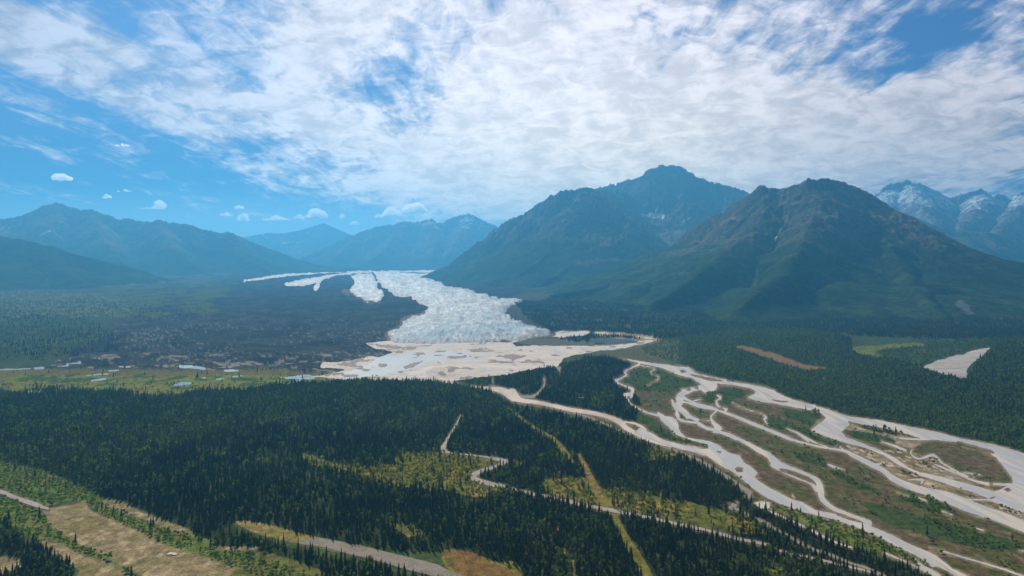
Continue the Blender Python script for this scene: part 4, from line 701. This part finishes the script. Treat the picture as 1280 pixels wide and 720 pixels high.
for lod, y0, y1, s1, s2 in (('near', 575, 1000, 4.7, 5.2), ('mid', 1000, 1700, 5.0, 6.0), ('far', 1700, 3050, 6.4, 8.0), ('vfar', 3050, 4600, 8.5, 12.0)):
    x, y = scatter(D_sp, y0, y1, s1, y0)
    h = np.clip(rng.normal(9.2 + 1.5 * (lod == 'vfar'), 3.5, len(x)) * (1 + .22 * fbm(x / 90, y / 90, 3, 55)), 3.5, 18); r = h * rng.uniform(.125, .185, len(x)) + .25
    P = np.stack([x, y, ground_z(x, y) - .2], -1); c = sp_col(x, y)
    if lod == 'near':
        px = CX + F * x / y; py = HZ + F * (CH - P[:, 2]) / y; vis = (px > 2) & (px < 1278) & (py < 721.5) & (h > 7)
        order = np.argsort(-(h / y) * vis)[:300]; sel = np.zeros(len(x), bool); sel[order] = True; cand_sp = [(P[i], h[i], r[i], px[i], py[i]) for i in order]
        P, h, r, c = P[~sel], h[~sel], r[~sel], c[~sel]
    spruce_sets += pick(SP[lod], P, h, r, c)
    x, y = scatter(D_dc, y0, y1, s2, y0 + 1); px = CX + F * x / y; py = row_of_y(y)
    low = np.clip(samp(sst(union(rplain, meadow, brush), -1, 1), px, py), 0, 1)
    h = np.clip(rng.normal(7.5, 2.0, len(x)), 3, 13) * (1 - .52 * low); r = h * rng.uniform(.26, .40, len(x)) * (1 + .75 * low)
    P = np.stack([x, y, ground_z(x, y) - .2], -1); c = lf_col(x, y, px, py)
    if lod == 'near':
        vis = (px > 2) & (px < 1278) & (py < 721.5)
        order = np.argsort(-(h / y) * vis)[:300]; sel = np.zeros(len(x), bool); sel[order] = True; cand_lf = [(P[i], h[i], r[i], px[i], py[i]) for i in order]
        P, h, r, c = P[~sel], h[~sel], r[~sel], c[~sel]
    leaf_sets += pick(LF[lod], P, h, r, c)
build_mass('spruce_forest', spruce_sets, M_spruce, 'dense dark spruce forest covering the valley floor')
build_mass('birch_woodland', leaf_sets, M_leaf, 'light green birch and willow scrub scattered through the valley')
print('TREES', sum(len(s[1]) for s in spruce_sets), sum(len(s[1]) for s in leaf_sets))

# the trees nearest the camera stand one by one
def trunk_mesh(nm, r0, r1, h, n=7, lean=.02):
    V = []; Fc = []; k = 4
    for j in range(k + 1):
        t = j / k; rr = r0 + (r1 - r0) * t
        for i in range(n): a = 6.2832 * i / n; V.append((math.cos(a) * rr + lean * t * t, math.sin(a) * rr, h * t))
    for j in range(k):
        for i in range(n): Fc.append((j * n + i, j * n + (i + 1) % n, (j + 1) * n + (i + 1) % n, (j + 1) * n + i))
    return mk_mesh(nm, np.array(V), [np.array(Fc)], [M_bark], None, True)
sp_proto = []
for i in range(6):
    tv, tf = spruce_tpl(9, 8, 70 + i, .5); col = np.tile(((.056, .070, .014), (.070, .080, .014), (.046, .062, .012), (.078, .084, .016), (.058, .072, .013), (.048, .062, .012))[i], (len(tv), 1))
    sp_proto.append((trunk_mesh('trunk', .085, .012, .97), mk_mesh('crown', tv, [tf], [M_spruce], {'tint': col})))
lf_proto = []
for i in range(6):
    tv, tf = leaf_tpl(110, 80 + i, .115); col = np.tile(((.10, .14, .036), (.12, .15, .036), (.085, .125, .034), (.13, .145, .038), (.095, .13, .036), (.11, .14, .036))[i], (len(tv), 1))
    lf_proto.append((trunk_mesh('trunk', .07, .02, .7, lean=.05), mk_mesh('crown', tv, [tf], [M_leaf], {'tint': col})))
def tree_proto(nm, pr):
    t = obj(nm, None); a = obj('trunk', pr[0], t); b = obj('crown', pr[1], t); return t
def zone_sp(px, py):
    if px < 120: return ('dark spruce in the clump at the bottom left corner beside the rocky patch', 'spruces in the bottom left corner clump')
    if px < 330: return ('slim spruce standing among the shrubs along the tan gravel field', 'spruces by the tan gravel field')
    if px < 600: return ('slim dark spruce in the narrow belt below the gravel airstrip', 'spruces in the belt below the airstrip')
    if px < 700: return ('dark spruce just right of the orange bog at the bottom edge', 'spruces right of the orange bog')
    if px < 812: return ('dark spruce at the bottom edge on the left side of the straight cleared line', 'spruces left of the straight cleared line')
    if px < 930: return ('dark spruce at the bottom edge on the right side of the straight cleared line', 'spruces right of the straight cleared line')
    return ('dark spruce at the bottom edge between the pale track and the broad river', 'spruces by the pale track near the river')
def zone_lf(px, py):
    if px < 100: return ('light green shrub beside the bottom left spruce clump', 'shrubs by the bottom left spruce clump')
    if px < 240 and py < 700: return ('light green shrub on the lower bank of the tan gravel field', 'shrubs below the tan gravel field')
    if px < 345: return ('light green shrub in the bushy band between gravel field and spruces', 'shrubs in the bushy band above the gravel field')
    if px < 560: return ('light green shrub beneath the spruce belt of the airstrip', 'shrubs below the airstrip spruces')
    if px < 812: return ('yellow green birch among spruces left of the straight cleared line', 'birches left of the straight cleared line')
    if px < 1000: return ('yellow green birch among spruces right of the straight cleared line', 'birches right of the straight cleared line')
    return ('light green shrub on the grassy bank of the broad river', 'shrubs on the bank of the broad river')
def place(cands, protos, name, cat, zone):
    made = {}
    for k, (p, h, r, px, py) in enumerate(cands):
        i = k % len(protos)
        if i not in made: t = tree_proto(name, protos[i]); made[i] = t; kids = list(t.children)
        else:
            src = made[i]; t = src.copy(); COL.objects.link(t)
            for ch in src.children: c = ch.copy(); c.parent = t; COL.objects.link(c)
        t.location = p; t.rotation_euler = (random.uniform(-.03, .03), random.uniform(-.03, .03), random.uniform(0, 6.28)); t.scale = (r, r, h)
        lb, gr = zone(px, py); t['label'] = lb; t['group'] = gr; t['category'] = cat
place(cand_sp, sp_proto, 'spruce_tree', 'spruce', zone_sp)
place(cand_lf, lf_proto, 'birch_tree', 'birch', zone_lf)

# ------------------------------------------------------------------ small things
def at(px, py):
    Y = float(y_of_row(py)); X = (px - CX) / F * Y; return X, Y, float(ground_z(X, Y))
def rock(px, py, sx, sy, sz, label, mat, nm='boulder', cat='boulder'):
    import bmesh
    bm = bmesh.new(); bmesh.ops.create_icosphere(bm, subdivisions=4, radius=1)
    for v in bm.verts:
        n = fbm(np.array([v.co.x * 1.7 + px]), np.array([v.co.y * 1.7 + v.co.z * 1.3]), 4, 3)[0]; v.co *= 1 + .45 * n; v.co.x *= sx; v.co.y *= sy; v.co.z *= sz
    me = bpy.data.meshes.new(nm); bm.to_mesh(me); bm.free(); me.materials.append(mat)
    o = obj(nm, me, label=label, cat=cat); x, y, z = at(px, py); o.location = (x, y, z + sz * .3); return o
M_pale = soil('pale_rock', (.72, .62, .50), (.66, .56, .45), (.75, .67, .56), .3, 1.2)
rock(215, 693, 5.5, 3.2, 1.1, 'pale sand heap lying on the tan gravel field', M_pale, 'sand_heap', 'sand heap')
rock(402.5, 571.5, 2.0, 2.0, 1.8, 'small white boulder at the tip of the yellow bog', M_pale)
rock(692, 583.5, 2.6, 2.0, 1.8, 'small white boulder left of the straight cleared line', M_pale)
def cabin(px, py, label):
    import bmesh
    x, y, z = at(px, py); r = obj('cabin', None, label=label, cat='cabin'); r.location = (x, y, z); r.rotation_euler = (0, 0, .4)
    mw = soil('cabin_wall', (.6, .58, .54), (.55, .53, .5), (.5, .48, .45), .5, 2); mr = soil('cabin_roof', (.7, .7, .7), (.62, .62, .62), (.55, .55, .55), .5, 2); md = soil('cabin_dark', (.05, .05, .05), (.06, .05, .05), (.04, .04, .04))
    def box(nm, x0, x1, y0, y1, z0, z1, m, parent=r):
        V = np.array([(a, b, c) for a in (x0, x1) for b in (y0, y1) for c in (z0, z1)]); Fc = np.array([(0, 1, 3, 2), (4, 6, 7, 5), (0, 4, 5, 1), (2, 3, 7, 6), (0, 2, 6, 4), (1, 5, 7, 3)]); return obj(nm, mk_mesh(nm, V, [Fc], [m]), parent)
    w = box('wall', -5, 5, -3.2, 3.2, 0, 2.8, mw)
    V = np.array([(-5.4, -3.7, 2.7), (5.4, -3.7, 2.7), (5.4, 0, 4.6), (-5.4, 0, 4.6), (5.4, 3.7, 2.7), (-5.4, 3.7, 2.7)]); Fc4 = np.array([(0, 1, 2, 3), (3, 2, 4, 5), (0, 5, 4, 1)]); obj('roof', mk_mesh('roof', V, [Fc4, np.array([(0, 3, 5), (1, 4, 2)])], [mr]), r)
    box('door', -.5, .5, -3.26, -3.203, .02, 2.1, md); box('window', 2, 3.4, -3.25, -3.203, 1.0, 2.0, md); box('window', -3.4, -2, -3.25, -3.203, 1.0, 2.0, md)
cabin(726, 499, 'small white roofed cabin in the clearing right of the creek')

# ------------------------------------------------------------------ haze
hx, hy0, hy1, hz0, hz1 = 29500, -3400, 30500, -8, 1860
V = np.array([(a, b, c) for a in (-hx, hx) for b in (hy0, hy1) for c in (hz0, hz1)]); Fc = np.array([(0, 1, 3, 2), (4, 6, 7, 5), (0, 4, 5, 1), (2, 3, 7, 6), (0, 2, 6, 4), (1, 5, 7, 3)])
t = NT('haze_air'); HAZE = 7.4e-5
vol = t.n('ShaderNodeVolumePrincipled', {'Color': (.12, .50, .88), 'Density': HAZE, 'Anisotropy': .4}); t.n('ShaderNodeOutputMaterial', {'Volume': vol.outputs[0]})
obj('haze', mk_mesh('haze', V, [Fc], [t.m]), kind='stuff', label='pale blue haze filling the valley air')

# ------------------------------------------------------------------ little cumulus clouds beyond the range
t = NT('cumulus'); pos = t.n('ShaderNodeNewGeometry').outputs[0]
vol = t.n('ShaderNodeVolumePrincipled', {'Color': (.99, .99, .99), 'Density': .006, 'Anisotropy': .7}); t.n('ShaderNodeOutputMaterial', {'Volume': vol.outputs[0]}); M_cloud = t.m
def cloud(px, py, wpx, hpx, label, n=16, Y=36000., seed=0):
    import bmesh
    r = random.Random(seed + px); bm = bmesh.new(); s = Y / F
    for i in range(n):
        u = r.uniform(-.5, .5); rad = hpx * s * (.20 + .20 * r.random()) * (1 - 1.0 * abs(u)) + hpx * s * .06
        mt = bmesh.ops.create_icosphere(bm, subdivisions=3, radius=1)['verts']
        cx, cy, cz = u * wpx * s * .85, r.uniform(-.3, .3) * wpx * s * .5, rad * .6 + r.random() * (hpx * s * .45) * (1 - 1.6 * abs(u))
        for v in mt:
            q = 1 + .35 * (vn(np.array([v.co.x * 2.2 + i * 5]), np.array([v.co.y * 2.2 + v.co.z * 3.1]), 9)[0] - .5); v.co = (cx + v.co.x * q * rad * 1.25, cy + v.co.y * q * rad, cz + v.co.z * q * rad * .85)
    me = bpy.data.meshes.new('cloud'); bm.to_mesh(me); bm.free(); me.materials.append(M_cloud)
    o = obj('cloud', me, label=label, cat='cloud'); o.location = ((px - CX) / F * Y, Y, CH + (HZ - py) / F * Y - hpx * s * .5)
    m = o.modifiers.new('merge', 'REMESH'); m.mode = 'VOXEL'; m.voxel_size = max(hpx * s / 26, 6)
    return o
CL = [(79, 220, 25, 12, 'small white puff of cloud above the left pointed summit'), (200, 255, 13, 13, 'upright cloud puff above the left ridge'), (184, 260, 30, 3, 'flat thin cloud touching the upright puff'), (134, 245, 11, 6, 'tiny puff left of the thin high wisp'), (156, 238, 20, 4, 'thin wisp of cloud over the left ridge'),
      (283, 267, 17, 6, 'flat puff over the low end of the left ridge'), (304, 271, 12, 12, 'round puff just above the low end of the left ridge'), (299, 258, 14, 6, 'faint puff above the round one'), (395, 266, 28, 14, 'bright rounded cloud over the far pointed peak'), (374, 270, 16, 7, 'small puff joined to the left of the bright rounded cloud'), (345, 272, 36, 8, 'long low cloud left of the far pointed peak'),
      (490, 264, 24, 12, 'white cumulus left of the tallest cloud over the far snowy peaks'), (518, 258, 30, 17, 'tallest white cumulus over the far snowy peaks'), (428, 270, 8, 6, 'tiny puff right of the far pointed peak'), (443, 278, 12, 7, 'tiny low puff between the far peaks'), (474, 269, 11, 7, 'tiny puff left of the white cumulus'),
      (154, 181, 20, 4, 'small streak of cloud in the blue sky at the left')]
for i, c in enumerate(CL): cloud(*c, seed=i)

# ------------------------------------------------------------------ sky with high cloud sheet, sun
SUN_EL, SUN_AZ = math.radians(39), math.radians(-20)     # azimuth clockwise from the viewing direction
t = NT('World', True); SC.world = t.m
sky = t.n('ShaderNodeTexSky', sky_type='NISHITA', sun_disc=False, sun_elevation=SUN_EL, sun_rotation=SUN_AZ, altitude=300, air_density=1.0, dust_density=.6, ozone_density=3.0)
co = t.n('ShaderNodeTexCoord').outputs['Generated']; sep = t.n('ShaderNodeSeparateXYZ', {0: co}); X, Y, Z = sep.outputs
Yp = t.m_('MAXIMUM', t.m_('ABSOLUTE', Y), .15); A = t.m_('DIVIDE', X, Yp); E = t.m_('DIVIDE', Z, Yp)
Zp = t.m_('MAXIMUM', t.m_('ADD', Z, .10), .03); U = t.m_('DIVIDE', X, Zp); Vv = t.m_('DIVIDE', Y, Zp)
P = t.n('ShaderNodeCombineXYZ', {0: U, 1: Vv, 2: 0.}).outputs[0]
G = t.n('ShaderNodeCombineXYZ', {0: A, 1: E, 2: 0.}).outputs[0]
def gs(px, py, sx, sy, ang, w):
    """a soft bank of cloud around a direction given in the photo's degrees of bearing and height"""
    a0 = (px - CX) / F; e0 = (HZ - py) / F; c, s = math.cos(math.radians(ang)), math.sin(math.radians(ang))
    da = t.m_('SUBTRACT', A, a0); de = t.m_('SUBTRACT', E, e0)
    u = t.m_('MULTIPLY', t.m_('ADD', t.m_('MULTIPLY', da, c), t.m_('MULTIPLY', de, s)), F / sx); v = t.m_('MULTIPLY', t.m_('SUBTRACT', t.m_('MULTIPLY', de, c), t.m_('MULTIPLY', da, s)), F / sy)
    q = t.m_('ADD', t.m_('MULTIPLY', u, u), t.m_('MULTIPLY', v, v)); return t.m_('MULTIPLY', t.m_('EXPONENT', t.m_('MULTIPLY', q, -1)), w)
def tot(lst):
    o = lst[0]
    for k in lst[1:]: o = t.m_('ADD', o, k)
    return o
cov = tot([gs(760, 60, 330, 190, 0, .95), gs(1100, 170, 300, 75, 0, .75), gs(900, 190, 330, 70, 0, .6), gs(620, 150, 110, 100, -30, .25), gs(410, 40, 85, 90, -35, .70), gs(110, 75, 240, 66, -14, .60), gs(215, 150, 90, 18, -22, .50),
           gs(400, 150, 160, 30, -12, .5), gs(480, 200, 120, 30, -10, .40), gs(30, 20, 200, 60, 0, .3), gs(40, 187, 70, 12, -8, .25), gs(20, 235, 60, 9, -5, .3), gs(320, 211, 50, 8, -3, .35), gs(440, 235, 130, 22, -5, .45), gs(640, 245, 110, 40, 0, .6), gs(1250, 90, 120, 60, 30, .35),
           gs(1130, 60, 140, 34, 12, -.20), gs(1010, 88, 60, 20, 15, -.22), gs(500, 110, 60, 120, -30, -.26), gs(690, 60, 60, 30, 10, .1), gs(250, 95, 110, 26, -8, -.22), gs(810, 15, 18, 8, 30, -.5), gs(845, 40, 22, 9, 40, -.4), gs(800, 165, 16, 14, 0, -.35), gs(1230, 5, 120, 30, 0, .12)])
# wisps: stretched noise on the plane of the cloud sheet, plus finer ripples
Ps = t.n('ShaderNodeMapping', {'Vector': P, 'Rotation': (0, 0, math.radians(-4)), 'Scale': (2.3, .62, 1)}).outputs[0]
n1 = t.noise(Ps, .9, 8, .62, .7); n2 = t.noise(P, 2.6, 6, .62, .5); n3 = t.noise(G, 13.0, 7, .60, .3)
Gs = t.n('ShaderNodeMapping', {'Vector': G, 'Rotation': (0, 0, math.radians(12)), 'Scale': (1, 2.3, 1)}).outputs[0]; n4 = t.noise(Ps, 4.6, 7, .64, .8)
Z2 = t.m_('ADD', Z, .30); P2 = t.n('ShaderNodeCombineXYZ', {0: t.m_('DIVIDE', X, Z2), 1: t.m_('DIVIDE', Y, Z2), 2: 0.}).outputs[0]
Pr = t.n('ShaderNodeMapping', {'Vector': P2, 'Rotation': (0, 0, math.radians(35)), 'Scale': (1, 1.25, 1)}).outputs[0]; n5 = t.noise(Pr, 11.0, 6, .62, .8); n6 = t.noise(Pr, 30.0, 3, .6, .3)
nn = tot([t.m_('MULTIPLY', t.m_('SUBTRACT', n1, .5), 1.5), t.m_('MULTIPLY', t.m_('SUBTRACT', n2, .5), .6), t.m_('MULTIPLY', t.m_('SUBTRACT', n3, .5), .5), t.m_('MULTIPLY', t.m_('SUBTRACT', n4, .5), 1.15), t.m_('MULTIPLY', t.m_('SUBTRACT', n5, .5), .9)])
dens = t.ramp(t.m_('ADD', cov, nn), .08, .85)
hor = t.ramp(E, 0.0, .05); dens = t.m_('MULTIPLY', dens, t.m_('ADD', t.m_('MULTIPLY', hor, .9), .1))
warm = tot([gs(800, 220, 330, 110, 0, 1.0), gs(660, 270, 120, 40, 0, .5)]); warm = t.m_('MINIMUM', warm, 1.)
ccol = t.mix(warm, (7.7, 7.0, 7.3), (9.0, 7.7, 6.5)); ccol = t.mix(t.ramp(gs(80, 60, 300, 130, 0, .9), .0, 1.), ccol, (5.6, 5.5, 6.4)); ccol = t.mix(t.ramp(gs(1200, 190, 260, 90, 0, 1.), .0, 1.), ccol, (7.0, 6.1, 5.9))
glow = tot([gs(700, 150, 330, 210, 0, .26)]); sh = t.ramp(tot([t.m_('MULTIPLY', n2, .15), t.m_('MULTIPLY', n4, .10), t.m_('MULTIPLY', n5, .40), t.m_('MULTIPLY', n3, .25), t.m_('MULTIPLY', n6, .10)]), .42, .58, .68, 1.08)
ccol = t.n('ShaderNodeVectorMath', {0: ccol, 1: t.m_('ADD', sh, glow)}, operation='MULTIPLY').outputs[0]
skyc = t.n('ShaderNodeVectorMath', {0: sky.outputs[0], 1: t.mix(t.ramp(E, .02, .12), (.46, .52, .60), t.mix(t.ramp(E, .10, .34), (.04, .16, .35), (.20, .34, .55)))}, operation='MULTIPLY').outputs[0]
bg = t.n('ShaderNodeBackground', {'Color': t.mix(dens, skyc, ccol), 'Strength': .1}); t.n('ShaderNodeOutputWorld', {'Surface': bg.outputs[0]})
SC.world.cycles.sampling_method = 'MANUAL'; SC.world.cycles.sample_map_resolution = 512
sd = bpy.data.lights.new('sun', 'SUN'); sd.energy = 5.0; sd.angle = math.radians(.6); sd.color = (1, .90, .75)
so = bpy.data.objects.new('sun', sd); COL.objects.link(so); so.rotation_euler = (math.radians(90) - SUN_EL, 0, math.pi - SUN_AZ)

# ------------------------------------------------------------------ camera and render settings
cd = bpy.data.cameras.new('camera'); cam = bpy.data.objects.new('camera', cd); COL.objects.link(cam); SC.camera = cam
cam.location = (0, 0, CH); cam.rotation_euler = (math.radians(90), 0, 0); cd.sensor_width = 36; cd.lens = 36 * F / 1280; cd.shift_y = -(360 - HZ) / 1280; cd.clip_start = 1; cd.clip_end = 150000
SC.view_settings.view_transform = 'Standard'; SC.view_settings.look = 'None'; SC.view_settings.exposure = 0.25; SC.view_settings.gamma = 1
c = SC.cycles; c.use_denoising = True; c.max_bounces = 8; c.diffuse_bounces = 2; c.glossy_bounces = 2; c.transmission_bounces = 2; c.volume_bounces = 6; c.transparent_max_bounces = 6
try: c.volume_step_rate = 4; c.volume_max_steps = 64
except Exception: pass
